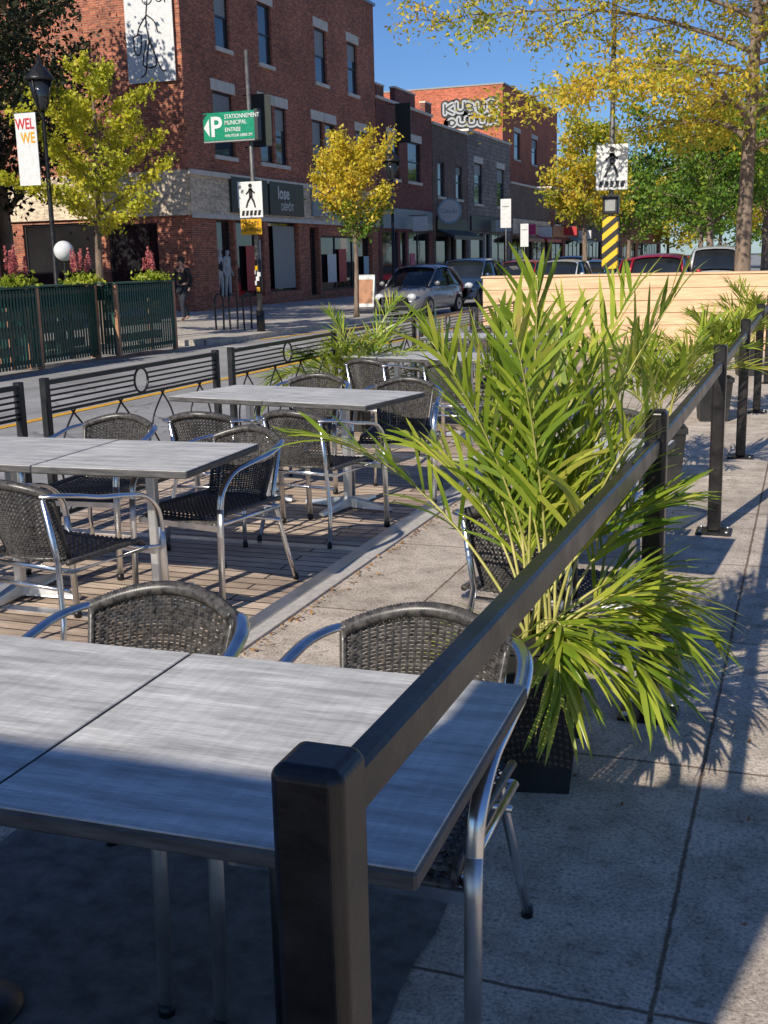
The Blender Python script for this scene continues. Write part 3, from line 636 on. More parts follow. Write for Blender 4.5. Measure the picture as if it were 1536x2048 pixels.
b3=building(56.6,62.8,8.1,M['brick_brown'],'two storey brown brick shop building',[(57.4,58.6,4.7,6.4),(60.6,61.8,4.7,6.4)],[(57.0,59.2,.2,2.8),(59.5,60.3,0,2.8),(60.6,62.4,.2,2.8)],lint=False)
b4=building(62.9,72.4,8.35,M['stone_grey'],'two storey rough grey stone shop building',[(64.2,65.9,4.6,6.8),(69.2,70.9,4.6,6.8)],[(63.4,66,.1,3),(66.5,67.5,0,3),(68,71.8,.1,3)],lint=True)
b5=building(72.5,84.3,6.1,M['brick_brown'],'low dark brick shop with awnings',[],[(73,77,.1,2.8),(77.6,78.6,0,2.8),(79,83.8,.1,2.8)])
b6=building(84.4,98,6.4,M['brick_dark'],'low red brick shop row',[(86,88,3.9,5.4),(91,93,3.9,5.4)],[(85,89,.1,2.8),(90,97,.1,2.8)])
b7=building(98.1,118,7.2,M['brick_brown'],'distant brown brick shop row',[(100,102,4.4,6.2),(107,109,4.4,6.2),(113,115,4.4,6.2)],[(99,106,.1,2.8),(108,117,.1,2.8)])
b8=building(118.1,150,8.5,M['brick'],'distant red brick building at the end of the street',[(122,124,4.8,7),(130,132,4.8,7),(138,140,4.8,7)],[(119,128,.1,2.8),(130,148,.1,2.8)])
red=building(86.5,106,14.0,M['brick_orange'],'tall plain orange brick side wall with graffiti',[(90,92,9,11),(96,98,9,11)],[],X=-22,depth=16,cop=M['trimw'])
g=thing('graffiti',(-26.5,86.47,11.1),'black and silver bubble letter graffiti on brick wall','graffiti')
GL={'K':[[(0,0),(0,1)],[(.55,1),(.1,.5),(.6,0)]],'U':[[(0,1),(.02,.25),(.3,0),(.58,.25),(.6,1)]],'B':[[(0,0),(0,1),(.45,.85),(.4,.55),(.05,.5),(.5,.42),(.5,.1),(0,0)]],'R':[[(0,0),(0,1),(.48,.9),(.45,.55),(.05,.45)],[(.2,.45),(.6,0)]],'O':[[(0,.5),(.3,1),(.6,.5),(.3,0),(0,.5)]]}
def bub(word,x0,z0,sx,sz,name,mat,r,y,adv=.82):
    mb=MB()
    for i,chh in enumerate(word):
        for st in GL[chh]:
            P=smooth_path([(x0+i*adv*sx+(p[0]+.05*math.sin(i*2))*sx,y,z0+p[1]*sz+.07*math.sin(i*1.7)) for p in st],5)
            mb.tube(P,r,mat,8,rz=.012,up=(0,1,0),smooth=False)
            for q in (P[0],P[-1]): mb.tube([q+V((0,-.0035,0)),q+V((0,.0035,0))],r,mat,14,smooth=False)
    mb.obj(name,g)
for word,x0,z0,sx,sz in(('KUBUR',.1,1.1,1.02,.62),('OUUUR',.3,.2,.98,.42)):
    bub(word,x0,z0,sx,sz,'graffiti_outline',M['black'],.33,-.005)
    bub(word,x0,z0,sx,sz,'graffiti_fill',M['silver'],.2,-.02)
    bub(word,x0,z0,sx,sz,'graffiti_inner_line',M['black'],.055,-.035)
lb=building(2,24.5,6.4,M['brick_dark'],'dark shaded two storey building with pale roof edge',[(20,21.2,3.6,5.2)],[(15,19,.4,2.8),(20,24,.4,2.8)],X=-19.2,cop=M['trimw'])
RF=(pi/2,0,pi/2)
def facade_sign(name,y0,y1,z0,z1,mat,label,x=B+.10):
    e=thing(name,(x,y0,z0),label,'shop sign','shop signs on the facades'); mb=MB(); mb.box((-.06,0,0),(.02,y1-y0,z1-z0),mat,.005); mb.obj('board',e); return e
s=facade_sign('shop_sign',34.6,37.3,3.25,4.38,M['signdark'],'dark shop sign with a small red emblem',B+.125); mb=MB(); mb.box((.021,.4,.15),(.03,1.4,.98),M['white']); mb.box((.031,.5,.22),(.036,1.0,.9),M['pink']); mb.obj('emblem',s)
s=facade_sign('shop_sign',37.45,40.35,3.25,4.38,M['signdark'],'dark green shop sign with white lettering',B+.125); text('lose',.6,M['white'],s,(.024,.65,.75),RF,offset=.012); text('DÉPÔT',.34,M['white'],s,(.024,.9,.28),RF,offset=.004)
s=facade_sign('shop_sign',41.2,44.2,3.3,4.3,M['bluegrey'],'blue-grey shop fascia with round white emblem',B+.125)
mb=MB(); mb.tube([(.022,1.3,.5),(.035,1.3,.5)],.46,M['white'],24,smooth=False); mb.obj('emblem',s); mb=MB(); mb.tube([(.0355,1.3+.3*math.cos(a*.5),.5+.3*math.sin(a*.5)) for a in range(10)],.04,M['red'],6); mb.obj('emblem_stroke',s)
s=facade_sign('shop_sign',49,56.2,3.0,3.9,M['bluegrey'],'grey-blue fascia above the brick shop',B+.07)
s=facade_sign('shop_sign',57,62.5,2.9,3.7,M['black'],'black fascia above the brown shop',B+.07)
s=facade_sign('shop_sign',63.3,72,3.1,3.9,M['signdark'],'dark fascia above the stone shop',B+.07)
s=facade_sign('shop_sign',73,84,3.0,4.0,M['beige'],'pale fascia above the low shop',B+.07)
s=facade_sign('shop_sign',85,97,3.0,3.8,M['woodframe'],'brown fascia above the red shop',B+.07)
s=thing('hanging_sign',(-17.3,57.2,3.95),'pale oval hanging shop sign','sign'); mb=MB(); mb.tube([(0,-.04,0),(0,.04,0)],.62,M['paleblue'],24,smooth=False); mb.tube([(0,-.05,0),(0,-.041,0)],.54,M['white'],24,smooth=False); mb.obj('disc',s); text('Claudia',.3,M['bluegrey'],s,(0,-.055,0),(pi/2,0,0),ax='CENTER'); mb=MB(); mb.tube([(-.66,0,.3),(-.3,0,.3)],.02,M['trim'],6); mb.obj('bracket',s)
for yy,zz,c,w in((52.6,3.2,'white',.7),(67.9,3.4,'white',.9),(75,3.3,'pink',.8),(79.5,3.2,'white',.9),(88,3.4,'red',1.0),(94,3.2,'white',1.0)):
    s=thing('projecting_sign',(-17.3,yy,zz),'small projecting shop sign on a wall bracket','sign','projecting shop signs'); mb=MB(); mb.box((-.4,-.04,-.3),(-.4+w,.04,.35),M[c],.01); mb.obj('board',s); mb=MB(); mb.tube([(-.64,0,.42),(.3,0,.42)],.02,M['trim'],6); mb.obj('bracket',s)
for y0,y1,c in((57.0,62.4,'signdark'),(73,78,'woodframe'),(79,83.8,'red'),(90,97,'bluegrey')):
    s=thing('shop_awning',(B+.02,y0,2.75),'sloping fabric awning over a shop window','awning','shop awnings'); mb=MB(); W_=y1-y0; mb.add([(0,0,.35),(0,W_,.35),(.95,W_,0),(.95,0,0),(0,0,.32),(0,W_,.32),(.95,W_,-.2),(.95,0,-.2)],[(0,1,2,3),(3,2,6,7),(0,3,7,4),(1,5,6,2)],M[c]); mb.obj('canopy',s,fix=False)
for yy,zz in((50.3,7.9),(36.0,6.6)):
    s=thing('facade_banner',(-17.3,yy,zz-1.2),'dark vertical banner on bracket arms','banner','dark street banners'); mb=MB(); mb.box((-.35,-.01,0),(.35,.01,1.6),M['signdark']); mb.obj('cloth',s); mb=MB(); mb.tube([(-.64,0,1.62),(.36,0,1.62)],.02,M['trim'],6); mb.tube([(-.64,0,-.02),(.36,0,-.02)],.02,M['trim'],6); mb.obj('bracket',s)
for y0,y1,z0,z1,c in((35.9,36.9,.7,2.2,'red'),(36.95,37.05,.7,2.4,'white'),(43.0,43.9,.8,1.9,'white'),(44.2,45.0,.8,2.1,'red'),(53.2,53.9,.6,1.9,'pink'),(61,61.6,.5,1.6,'white'),(47.0,47.6,.8,1.8,'paleblue')):
    s=thing('window_poster',(B-.10,y0,z0),'plain coloured poster inside a shop window','poster','posters in the shop windows'); mb=MB(); mb.box((-.005,0,0),(.003,y1-y0,z1-z0),M[c]); mb.obj('sheet',s)
mb=MB(); s=thing('window_poster',(B-.11,37.6,.7),'pale grey blind covering a shop window','poster'); mb.box((-.005,.5,0),(.004,2.3,2.2),M['trimw']); mb.obj('sheet',s)
def skin(name,verts,edges,rad,mat,parent,sub=2):
    me=bpy.data.meshes.new(name); me.from_pydata(verts,edges,[]); me.materials.append(mat); o=bpy.data.objects.new(name,me); COL.objects.link(o); o.parent=parent
    md=o.modifiers.new('skin','SKIN'); 
    for i,r in enumerate(rad): me.skin_vertices[0].data[i].radius=(r,r) if not isinstance(r,tuple) else r
    me.skin_vertices[0].data[0].use_root=True; md.use_smooth_shade=True
    s=o.modifiers.new('sub','SUBSURF'); s.levels=sub; s.render_levels=sub; return o
def human(parent,mat,stride=.16,h=1.7,arm=.1):
    k=h/1.7
    v=[(0,0,.92),(0,0,1.15),(0,0,1.36),(0,.01,1.46),(0,.03,1.55),(0,.03,1.64),
       (-.1,0,.88),(-.11,stride,.48),(-.11,stride*.7,.08),(-.11,stride*.7+.15,.03),
       (.1,0,.88),(.11,-stride*.4,.48),(.11,-stride*1.7,.12),(.11,-stride*1.7+.12,.04),
       (-.19,0,1.38),(-.24,-arm,1.12),(-.24,-arm+.1,.88),(-.24,-arm+.13,.80),
       (.19,0,1.38),(.24,arm*.6,1.12),(.24,arm*1.5,.9),(.24,arm*1.7,.82)]
    e=[(0,1),(1,2),(2,3),(3,4),(4,5),(0,6),(6,7),(7,8),(8,9),(0,10),(10,11),(11,12),(12,13),(2,14),(14,15),(15,16),(16,17),(2,18),(18,19),(19,20),(20,21)]
    r=[(.15,.11),(.13,.095),(.15,.10),.05,.08,.085,.09,.06,.04,.035,.09,.06,.04,.035,.055,.042,.032,.03,.055,.042,.032,.03]
    return [tuple(c*k for c in p) for p in v],e,r,mat
pz=.11
p=thing('person',(-16.1,28.1,pz),'person in dark clothes walking with a shoulder bag','person',rz=D(165))
v,e,r,_=human(p,None); skin('body',v,e,r,M['skin'],p)
skin('jacket',[v[0],v[1],v[2],v[14],v[15],v[16],v[18],v[19],v[20]],[(0,1),(1,2),(2,3),(3,4),(4,5),(2,6),(6,7),(7,8)],[(.175,.135),(.155,.12),(.175,.125),.075,.058,.046,.075,.058,.046],M['cloth_black'],p)
skin('trousers',[v[0],v[6],v[7],v[8],v[10],v[11],v[12]],[(0,1),(1,2),(2,3),(0,4),(4,5),(5,6)],[(.16,.125),.105,.072,.055,.105,.072,.055],M['cloth_navy'],p)
mb=MB(); mb.sphere((0,-.0,1.62),(.095,.105,.12),M['hair']); mb.obj('hair',p)
mb=MB(); mb.box((.27,-.12,.75),(.36,.18,1.02),M['cloth_black'],.02); mb.tube([(.3,.02,1.02),(.1,.06,1.45),(-.05,0,1.42)],.012,M['cloth_black'],5); mb.obj('shoulder_bag',p)
for yy,dz in((34.1,.35),(34.65,.35)):
    p=thing('mannequin',(-18.15,yy,.38),'pale shop mannequin standing in the window','mannequin','shop window mannequins',rz=D(-90)); v,e,r,_=human(p,None,.02,1.75,.03); skin('figure',v,e,r,M['mann'],p)
    skin('dress',[v[0],v[1],v[2]],[(0,1),(1,2)],[(.2,.15),(.15,.12),(.165,.12)],M['cloth_navy'] if yy<34.3 else M['mann'],p)
s=thing('art_banner',(-19.75,31.98,7.0),'white wall banner with black line drawing of a flower figure','banner'); mb=MB(); mb.box((0,0,0),(1.62,.03,4.9),M['white']); mb.obj('cloth',s)
mb=MB()
def stroke(pts,r=.022): mb.tube(smooth_path([(x,-.004,z) for x,z in pts],6),r,M['black'],5)
for (cx,cz,rr) in((.75,2.75,.2),(.98,2.95,.2),(.62,3.1,.19),(.9,3.3,.22),(1.15,2.7,.17),(.5,2.7,.15),(.8,2.4,.18),(1.1,3.2,.16),(1.2,2.4,.14)): 
    mb.tube([(cx+rr*math.cos(a*pi/8),-.004,cz+rr*1.2*math.sin(a*pi/8)) for a in range(17)],.018,M['black'],5)
stroke([(.3,3.4),(.05,3.9),(.4,4.2),(.9,3.7),(1.3,4.2),(1.5,3.6),(1.35,2.9),(1.4,2.2)])
stroke([(.8,2.3),(.72,1.7),(.78,1.2),(.7,.75),(.62,.3),(.45,.16)]);stroke([(.78,1.2),(.95,.8),(1.15,.35),(1.3,.3)]);stroke([(.75,1.9),(.5,1.6),(.4,1.35)]);stroke([(.75,1.9),(1.0,1.7),(1.1,1.4)])
stroke([(.25,1.3),(.52,1.35),(.47,.85),(.3,.85),(.25,1.3)]);stroke([(.7,1.2),(.55,.5),(1.0,.5),(.82,1.2)])
mb.obj('line_drawing',s)
# ------------------------------------------------------------ street furniture
def manfig(parent,loc,sc,rot=(0,0,0),name='walking_figure_symbol'):
    mb=MB(); mb.tube([(0,-.001,.62),(0,-.006,.62)],.06,M['black'],12,smooth=False)
    def seg(a,b,w):
        a=V((a[0],0,a[1]));b=V((b[0],0,b[1])); d=(b-a).normalized(); n=V((d.z,0,-d.x))*w/2
        mb.add([a+n,b+n,b-n,a-n,*(q+V((0,-.006,0)) for q in(a+n,b+n,b-n,a-n))],[(0,1,2,3),(7,6,5,4),(0,1,5,4),(1,2,6,5),(2,3,7,6),(3,0,4,7)],M['black'])
    seg((0,.55),(.01,.3),.12);seg((.01,.32),(-.1,.15),.06);seg((-.1,.15),(-.15,.0),.05);seg((.01,.32),(.1,.16),.06);seg((.1,.16),(.14,.0),.05);seg((.0,.52),(-.14,.38),.045);seg((.0,.52),(.14,.4),.045)
    o=mb.obj(name,parent,loc); o.scale=(sc,1,sc); return o
pl=thing('sign_pole',(-12.42,25.3,0),'tall grey street pole plastered with stickers','pole'); mb=MB(); mb.tube([(0,0,0),(-.03,0,3),(-.06,0,6.4)],[.06,.055,.04],M['pole'],12); mb.obj('shaft',pl)
mb=MB(); mb.tube([(0,0,0),(0,0,.5)],.10,M['black'],12); mb.tube([(0,0,.9),(0,0,1.7)],.075,M['black'],12); mb.obj('sleeve',pl)
for k,(a,z) in enumerate(((.2,1.0),(-.6,1.15),(.5,1.35),(-.2,1.5),(.1,1.25),(-.9,1.4))):
    mb=MB(); R=Matrix.Rotation(a,4,'Z'); mb.box((-.04,-.085,z-.05),(.04,-.078,z+.05),M['white' if k%3 else 'signyellow'],R=R); mb.obj('sticker',pl)
sg=thing('parking_sign',(-12.85,25.16,4.42),'green illuminated municipal parking sign box with arrow','parking sign'); mb=MB(); mb.box((-.72,-.08,0),(.68,.08,.63),M['signgreen'],.012); mb.box((.60,-.085,-.03),(.70,.085,.66),M['trim'],.01); mb.box((-.72,-.083,-.03),(.60,.083,-.001),M['trimw']); mb.obj('box',sg)
R0=(pi/2,0,0)
text('P',.62,M['white'],sg,(-.54,-.083,.29),R0,offset=.012)
for i,(t,z,c) in enumerate((('STATIONNEMENT',.52,.135),('MUNICIPAL',.385,.135),('ENTRÉE',.23,.125),('HAUTEUR LIBRE 2M',.10,.085))): text(t,c,M['white'],sg,(-.16,-.083,z),R0,offset=.001,sx=.82 if i<2 else .95)
mb=MB(); mb.prism([(-.70,.0+.3),(-.56,.5),(-.56,.1)],'y',-.086,-.0805,M['white']); mb.prism([(-.715,.61),(-.6,.61),(-.715,.48)],'y',-.086,-.0805,M['black']); mb.obj('arrow',sg)
def pedsign(loc,w,h,lab,name='pedestrian_sign'):
    s=thing(name,loc,lab,'road sign','pedestrian crossing signs'); mb=MB(); mb.box((-w/2,-.01,0),(w/2,.01,h),M['white'],.004); mb.obj('plate',s); manfig(s,(0,-.011,h*.28),h*.98)
    mb=MB()
    for k in range(5): x=-w*.42+k*w*.175; mb.prism([(x,h*.06),(x+w*.11,h*.06),(x+w*.15,h*.2),(x+w*.04,h*.2)],'y',-.016,-.0105,M['black'])
    mb.obj('crosswalk_bars',s); return s
pedsign((-12.48,25.2,2.66),.6,.82,'white pedestrian crossing sign on pole')
s=thing('warning_tab',(-12.5,25.2,2.27),'small yellow tab below the pedestrian sign','road sign'); mb=MB(); mb.box((-.27,-.01,0),(.27,.01,.36),M['signyellow'],.004); mb.obj('plate',s); text('PRIORITÉ',.12,M['black'],s,(0,-.012,.25),R0,ax='CENTER',sx=.85); text('AUX PIÉTONS',.11,M['black'],s,(0,-.012,.11),R0,ax='CENTER',sx=.75)
for k in range(3):
    s=thing('bike_rack',(-13.9+k*.34,26.0+k*.1,0),'black metal hoop bicycle rack on the pavement','bike rack','bicycle racks'); mb=MB(); mb.tube(smooth_path([(-.0,-.2,0),(0,-.22,.7),(0,-.1,.86),(0,.1,.86),(0,.22,.7),(0,.2,0)],6),.025,M['blackmetal'],8); mb.obj('hoop',s)
def lamp(loc,H,lab):
    s=thing('street_lamp',loc,lab,'street lamp','old-style black street lamps'); mb=MB(); mb.tube([(0,0,0),(0,0,.6),(0,0,.65),(0,0,H)],[.12,.11,.06,.04],M['blackmetal'],10); mb.obj('post',s)
    mb=MB(); mb.tube([(0,0,H),(0,0,H+.08),(0,0,H+.12),(0,0,H+.55)],[.1,.12,.14,.24],M['carglass'],8); mb.obj('lantern',s); mb=MB(); mb.tube([(0,0,H+.55),(0,0,H+.6),(0,0,H+.8),(0,0,H+.86),(0,0,H+1.05)],[.3,.28,.12,.05,.015],M['blackmetal'],8)
    for a in range(4): c,d=math.cos(a*pi/2),math.sin(a*pi/2); mb.tube([(.12*c,.12*d,H+.05),(.26*c,.26*d,H+.56)],.014,M['blackmetal'],5)
    mb.obj('lamp_cap',s)
lamp((-14.2,19.8,0),4.6,'black old-style lantern lamp beside the yellow tree'); lamp((-12.3,34.6,0),4.0,'black old-style street lamp on the far pavement'); lamp((-12.9,70,0),4.2,'distant black old-style street lamp')
s=thing('welcome_banner',(-14.45,19.6,3.2),'white pole banner with red and orange letters','banner'); mb=MB(); mb.box((-.26,-.008,0),(.22,.008,1.35),M['white']); mb.obj('cloth',s)
text('WEL',.28,M['red'],s,(-.25,-.01,1.14),R0,sx=.75,offset=.006); text('WE',.28,M['signyellow'],s,(-.15,-.01,.88),R0,sx=.75,offset=.006); mb=MB(); mb.tube([(-.28,0,1.36),(.25,.19,1.36)],.015,M['trim'],6); mb.obj('bracket',s)
s=thing('traffic_signal_pole',(-4.22,26.15,0),'traffic pole with striped sleeve and pedestrian signal','traffic signal'); mb=MB(); mb.tube([(0,0,0),(0,0,7.5)],.055,M['pole'],10); mb.obj('shaft',s)
m,nt,b=base_mat('hazard_stripes'); sx_=N(nt,'ShaderNodeSeparateXYZ'); nt.links.new(coords(nt,'world'),sx_.inputs[0]); ad=N(nt,'ShaderNodeMath',operation='MULTIPLY_ADD'); nt.links.new(sx_.outputs[0],ad.inputs[0]); ad.inputs[1].default_value=-.8; nt.links.new(sx_.outputs[2],ad.inputs[2])
ml=N(nt,'ShaderNodeMath',operation='MULTIPLY'); nt.links.new(ad.outputs[0],ml.inputs[0]); ml.inputs[1].default_value=3.6; fr_=N(nt,'ShaderNodeMath',operation='FRACT'); nt.links.new(ml.outputs[0],fr_.inputs[0])
nt.links.new(ramp(nt,fr_.outputs[0],[(.49,(.01,.01,.01)),(.51,(.85,.48,.01))]),b.inputs['Base Color']); M['stripes']=m
mb=MB(); mb.box((-.17,-.09,1.3),(.17,.09,2.42),m,.01); mb.obj('striped_sleeve',s)
mb=MB(); mb.box((-.17,-.12,2.47),(.17,.12,2.86),M['black'],.02); mb.box((-.2,-.22,2.83),(.2,-.1,2.87),M['black']); mb.obj('signal_head',s); mb=MB(); mb.box((-.11,-.128,2.54),(.11,-.121,2.78),M['trimw']); mb.obj('signal_lens',s)
pedsign((-4.2,26.05,2.98),.68,.95,'white pedestrian crossing sign on signal pole')
for x,y,w,z0,z1 in((-12.5,49.7,.46,2.85,4.05),(-13.4,57,.4,2.1,3.2)):
    s=thing('parking_regulation_sign',(x,y,0),'white regulation sign on a thin pole','road sign','regulation signs on poles'); mb=MB(); mb.tube([(0,0,0),(0,0,z1)],.03,M['pole'],8); mb.obj('post',s); mb=MB(); mb.box((-w/2,-.045,z0),(w/2,-.031,z1),M['white']); mb.box((-w/3,-.052,z0+.72*(z1-z0)),(w/3,-.046,z0+.76*(z1-z0)),M['trimw']); mb.obj('plate',s)
s=thing('sandwich_board',(-14.6,38.0,0.03),'small folding pavement sign with orange panel','sign'); mb=MB(); mb.box((-.33,-.03,0),(.33,.0,1.05),M['white'],R=Matrix.Rotation(-.18,4,'X')); mb.box((-.33,.35,0),(.33,.38,1.05),M['white'],R=Matrix.Rotation(.18,4,'X')); mb.obj('frame',s); mb=MB(); mb.box((-.27,-.036,.12),(.27,-.031,.95),M['woodframe'],R=Matrix.Rotation(-.18,4,'X')); mb.obj('panel',s)
# ------------------------------------------------------------ green slatted planters
def slatbox(y0,y1,x=-12.4,h=1.38,lab='dark green slatted planter box with cedar frame'):
    e=thing('slatted_planter',(x,y0,-.1),lab,'planter','green slatted planters'); L=y1-y0; mb=MB(); n=int(L/.085)
    for k in range(n):
        yy=.09+k*(L-.18)/(n-1); mb.box((-.018,yy-.022,.06),(.0,yy+.022,h-.02),M['slat'])
    for k in range(8): mb.box((-.08-.07*k-.02,-.018,.06),(-.08-.07*k+.02,0,h-.02),M['slat'])
    mb.obj('slats',e); mb=MB()
    for yy in(0,L-.07): mb.box((-.09,yy+.001,0),(.004,yy+.071,h),M['woodframe']); mb.box((-.66,yy+.001,0),(-.59,yy+.071,h),M['woodframe'])
    for z in(.25,.55,.85): mb.box((-.35,.08,z),(-.31,L-.08,z+.16),M['wood'])
    for z in(.12,.7,h-.14): mb.box((-.055,.073,z),(-.0205,L-.073,z+.07),M['woodframe'])
    mb.obj('frame',e); mb=MB(); mb.box((-.68,-.03,h+.001),(.02,L+.01,h+.03),M['slat']); mb.box((-.58,.08,h-.3),(-.1,L-.08,h-.02),M['soil']); mb.obj('rim',e)
slatbox(12.3,16.75);slatbox(16.85,19.0,-12.75);slatbox(19.1,21.3,-12.4)
def flowers(loc,sc=1):
    e=thing('flowering_plant',loc,'red plumed flowers over lime green leaves','flowers','flowering plants on the planters'); n=420
    c=rng.normal(size=(n,3))*np.array([.15,.17,.08])*sc; c[:,2]=abs(c[:,2])+.02; npmesh('leaves',quads(c,.085),4,M['lime'],e)
    P=[]
    for k in range(9):
        x,y=rng.normal(0,.10)*sc,rng.normal(0,.12)*sc; h=rng.uniform(.28,.66)*sc
        m=90; t=rng.uniform(.4,1,m); q=np.stack([x+rng.normal(0,.03,m)*(1.15-t),y+rng.normal(0,.03,m)*(1.15-t),t*h+.05],1); P.append(q)
    npmesh('blooms',quads(np.concatenate(P),.045),4,M['redflower'],e)
for yy in(16.4,18.4,20.8): flowers((-12.62,yy,1.31),1.0)
s=thing('globe_lamp',(-13.2,18.7,0),'white globe lamp on a slim post','lamp'); mb=MB(); mb.tube([(0,0,-.1),(0,0,1.75)],.025,M['blackmetal'],8); mb.obj('post',s); mb=MB(); mb.sphere((0,0,1.92),.185,M['globe'],20,14); mb.obj('globe',s)
# ------------------------------------------------------------ cars
def car(loc,rz,paint,label,L=3.9,W=1.72,H=1.5,suv=False,front_up=True):
    e=thing('parked_car',loc,label,'car','cars along the street',rz=rz); w=W/2; belt=.93 if not suv else 1.05; zl=.2 if not suv else .28
    hood=.82 if not suv else .98
    st=[(0,.50,.50),(.03,.58,.64),(.12,hood-.16,.78),(.3,hood-.07,.88),(.55,hood+.0,.95),(.95,hood+.07,1),(1.15,belt,1),(1.9,belt+.01,1),(L-1.0,belt+.03,1),(L-.35,belt+.02,.97),(L-.08,belt-.05,.86),(L,belt-.2,.7)]
    vs=[];sec=0
    for y,zt,wf in st:
        x=w*wf; b=zl+(.12 if y<.1 or y>L-.06 else 0)
        half=[(0,b),(x*.9,b),(x*.985,b+.12),(x,b+.3),(x*.985,zt-.13),(x*.93,zt-.04),(x*.7,zt+.02),(0,zt+.05)]
        ring=half+[(-a,z) for a,z in half[-2:0:-1]]; sec=len(ring); vs+= [(a,y,z) for a,z in ring]
    n=len(st); fs=[]
    for i in range(n-1):
        for j in range(sec): fs.append((i*sec+j,i*sec+(j+1)%sec,(i+1)*sec+(j+1)%sec,(i+1)*sec+j))
    fs+=[tuple(range(sec)),tuple(range((n-1)*sec,n*sec))]
    mb=MB(); mb.add(vs,fs,paint,True); mb.obj('body',e)
    r0,r1=(.95,1.7) if not suv else (1.15,1.75); g0,g1=(L-.75,L-.12) if not suv else (L-.45,L-.12)
    def loft(mb,st,mat):
        vs=[]
        for y,zb,zt,wb,wt in st: vs+=[(-wb,y,zb),(-wt*1.06,y,zb+(zt-zb)*.8),(-wt*.93,y,zt),(-wt*.6,y,zt+.03),(0,y,zt+.045),(wt*.6,y,zt+.03),(wt*.93,y,zt),(wt*1.06,y,zb+(zt-zb)*.8),(wb,y,zb)]
        fs=[]
        for i in range(len(st)-1):
            for j in range(8): fs.append((i*9+j,i*9+j+1,(i+1)*9+j+1,(i+1)*9+j))
        mb.add(vs,fs,mat,True)
    mb=MB(); loft(mb,[(r0,belt-.05,belt-.04,w*.86,w*.8),(r1,belt-.05,H-.08,w*.93,w*.74),((r1+g0)/2,belt-.05,H-.045,w*.94,w*.76),(g0,belt-.05,H-.09,w*.93,w*.74),(g1,belt-.05,belt+.05,w*.86,w*.76)],M['carglass']); mb.obj('windscreen_and_windows',e)
    mb=MB(); 
    def cap(st):
        vs=[]
        for y,zt,wt in st: vs+=[(-wt,y,zt-.05),(-wt*.9,y,zt+.005),(-wt*.55,y,zt+.04),(0,y,zt+.055),(wt*.55,y,zt+.04),(wt*.9,y,zt+.005),(wt,y,zt-.05)]
        mb.add(vs,[(i*7+j,i*7+j+1,(i+1)*7+j+1,(i+1)*7+j) for i in range(len(st)-1) for j in range(6)],paint,True)
    cap([(r1-.10,H-.11,w*.75),(r1+.1,H-.06,w*.765),((r1+g0)/2,H-.03,w*.785),(g0,H-.08,w*.765),(g0+.12,H-.14,w*.75)])
    for sg in(-1,1):
        mb.tube([(sg*w*.84,r0-.02,belt-.01),(sg*w*.77,r1,H-.09)],.03,paint,6); mb.tube([(sg*w*.95,(r1+g0)/2+.05,belt),(sg*w*.81,(r1+g0)/2+.05,H-.08)],.03,M['black'],6); mb.tube([(sg*w*.88,g1,belt),(sg*w*.775,g0,H-.1)],.045,paint,6)
    mb.obj('roof',e)
    for sg in(-1,1):
        for yy in(.72,L-.68):
            wh=bpy.data.objects.new('wheel',None); COL.objects.link(wh); wh.parent=e; R=.31 if not suv else .36
            mb=MB(); mb.tube([(sg*(w-.2),yy,R),(sg*(w-.01),yy,R),(sg*(w+.012),yy,R)],[R,R,R*.93],M['tyre'],20); mb.obj('tyre',wh)
            mb=MB(); mb.tube([(sg*(w+.013),yy,R),(sg*(w+.02),yy,R)],R*.62,M['rim'],14,smooth=False); mb.tube([(sg*(w+.0205),yy,R),(sg*(w+.028),yy,R)],R*.16,M['trim'],8); mb.obj('rim',wh)
        mb=MB(); mb.sphere((sg*w*.62,.1,hood-.2),(.16,.10,.11),M['lamp'],12,8); mb.obj('headlight',e)
        mb=MB(); mb.box((sg*w*.62,L-.06,belt-.25),(sg*w*.88,L-.0,belt-.02),M['tail'],.02); mb.obj('tail_light',e)
        mb=MB(); mb.sphere((sg*(w+.07),1.12,belt+.08),(.1,.06,.075),paint,10,6); mb.tube([(sg*(w-.04),1.15,belt+.03),(sg*(w+.04),1.13,belt+.06)],.02,M['black'],5); mb.obj('side_mirror',e)
    mb=MB(); mb.box((-w*.42,-.012,.36),(w*.42,.06,.52),M['black'],.02); mb.box((-w*.5,-.005,.24),(w*.5,.08,.33),M['black'],.02); mb.tube([(-w*.38,-.01,.56),(w*.38,-.01,.56)],.012,M['rim'],6); mb.obj('grille',e)
    mb=MB(); mb.box((-.16,L-.002,.55),(.16,L+.012,.7),M['white']); mb.obj('number_plate',e)
    return e
RZ=-.124
car((-11.95,33.6,RZ),D(-6),M['cgrey'],'grey rounded small hatchback parked by the kerb',3.7,1.76,1.56)
car((-12.1,40.3,RZ),0,M['cblue'],'dark blue suv parked behind the hatchback',4.5,1.85,1.72,True)
car((-11.6,46.8,RZ),0,M['cred'],'dark red car in the parked row',4.4,1.8,1.6)
car((-9.5,45.0,RZ),0,M['cwhite'],'white car driving towards the crossing',4.5,1.8,1.58)
car((-12.0,53.2,RZ),0,M['csilver'],'silver car in the parked row',4.4,1.8,1.5)
car((-12.0,59.2,RZ),0,M['cblack'],'black suv in the parked row',4.6,1.88,1.72,True)
car((-10.2,56,RZ),0,M['cteal'],'teal car waiting in traffic',4.4,1.8,1.48)
car((-4.6,41.5,RZ),pi,M['cred'],'bright red hatchback parked near the crossing',4.3,1.9,1.72,True)
car((-6.6,52.0,RZ),pi,M['cred'],'red car driving away',4.4,1.8,1.6)
car((-3.4,49.0,RZ),pi,M['cwhite'],'white van-like suv parked by the kerb',4.6,1.9,1.95,True)
car((-7.0,62.0,RZ),pi,M['csilver'],'silver car driving away',4.4,1.8,1.6)
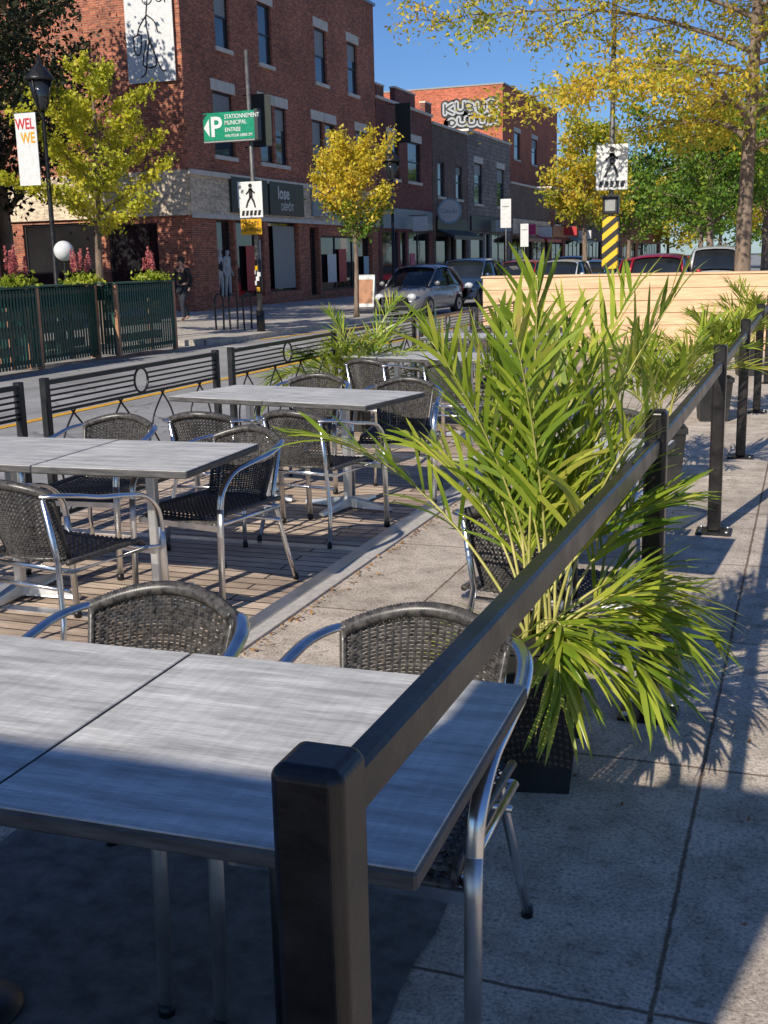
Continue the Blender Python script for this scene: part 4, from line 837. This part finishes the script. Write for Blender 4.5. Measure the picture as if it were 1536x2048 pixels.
car((-12.0,66,RZ),0,M['cred'],'red car far along the row',4.4,1.8,1.5)
car((-12.0,73,RZ),0,M['cblue'],'blue car far along the row',4.4,1.8,1.5)
# ------------------------------------------------------------ unseen slab, column and pole added behind the viewpoint to cast the near shade
a=thing('added_shade_slab',(0,0,0),'wide flat slab added out of view to shade the near table','awning'); mb=MB(); mb.box((-9,-5,2.56),(-1.0,-1.3,2.62),M['signdark']); mb.box((-9,-1.32,2.35),(-1.0,-1.29,2.558),M['signdark']); mb.obj('canopy',a)  # invented overhead slab, its front edge draws the shadow line on the table
for x in(-8.9,-5,-1.1): mb=MB(); mb.box((x-.04,-4.9,0),(x+.04,-4.82,2.56),M['blackmetal']); mb.obj('support',a)
a=thing('added_shade_column',(-1.02,-1.12,0),'plain dark square column added out of view to cast shade','column'); mb=MB(); mb.box((-.2,-.15,0),(.2,.15,2.72),M['signdark'],.01); mb.obj('body',a); mb=MB(); mb.box((-.23,-.18,2.721),(.23,.18,2.78),M['trim']); mb.obj('cap',a)  # invented block, only there for the dark band on the right pavement
a=thing('added_shade_pole',(-.66,-1.3,0),'thin grey metal pole added out of view to cast a shadow stripe','pole'); mb=MB(); mb.tube([(0,0,0),(0,0,4.4)],.055,M['pole'],10); mb.obj('shaft',a); mb=MB(); mb.sphere((0,0,4.44),.08,M['pole']); mb.obj('finial',a)  # invented pole, adds a thin shadow stripe beside the band
# ------------------------------------------------------------ camera, light, sky
el=D(32); d=V((.2*math.cos(el),.98*math.cos(el),-math.sin(el))).normalized()
sun=bpy.data.lights.new('sun','SUN'); sun.energy=5.0; sun.angle=D(.55); sun.color=(1,.93,.81); so=bpy.data.objects.new('sun',sun); COL.objects.link(so); so.rotation_euler=d.to_track_quat('-Z','Y').to_euler()
w=bpy.data.worlds.new('World'); bpy.context.scene.world=w; w.use_nodes=True; nt=w.node_tree; bg=nt.nodes['Background']; sk=nt.nodes.new('ShaderNodeTexSky'); sk.sky_type='NISHITA'; sk.sun_disc=False; sk.sun_elevation=el; sk.sun_rotation=math.atan2(-d.x,-d.y); sk.air_density=1.0; sk.dust_density=.2; sk.ozone_density=3
mu=nt.nodes.new('ShaderNodeMix'); mu.data_type='RGBA'; mu.blend_type='MULTIPLY'; mu.inputs[0].default_value=1; nt.links.new(sk.outputs[0],mu.inputs[6]); mu.inputs[7].default_value=(.70,.95,1.38,1)
nt.links.new(mu.outputs[2],bg.inputs[0]); bg.inputs[1].default_value=.074
sc=bpy.context.scene; sc.view_settings.view_transform='Standard'; sc.view_settings.look='None'; sc.view_settings.exposure=0
f=2300.;r=D(1.4);cr,sr=math.cos(r),math.sin(r); sp,cp=.21358,math.sqrt(1-.21358**2); sy,cy=.34752,math.sqrt(1-.34752**2)
Fw=V((-sy*cp,cy*cp,-sp));Rt=V((cy,sy,0));Up=V((-sy*sp,cy*sp,cp)); X=cr*Rt-sr*Up; Y=sr*Rt+cr*Up
cam=bpy.data.cameras.new('camera'); co=bpy.data.objects.new('camera',cam); COL.objects.link(co); cam.sensor_fit='VERTICAL'; cam.sensor_height=36; cam.lens=2300/2048*36; cam.clip_end=3000; cam.clip_start=.05
mm=Matrix((X,Y,-Fw)).transposed().to_4x4(); mm.translation=V((0,0,1.6)); co.matrix_world=mm; sc.camera=co
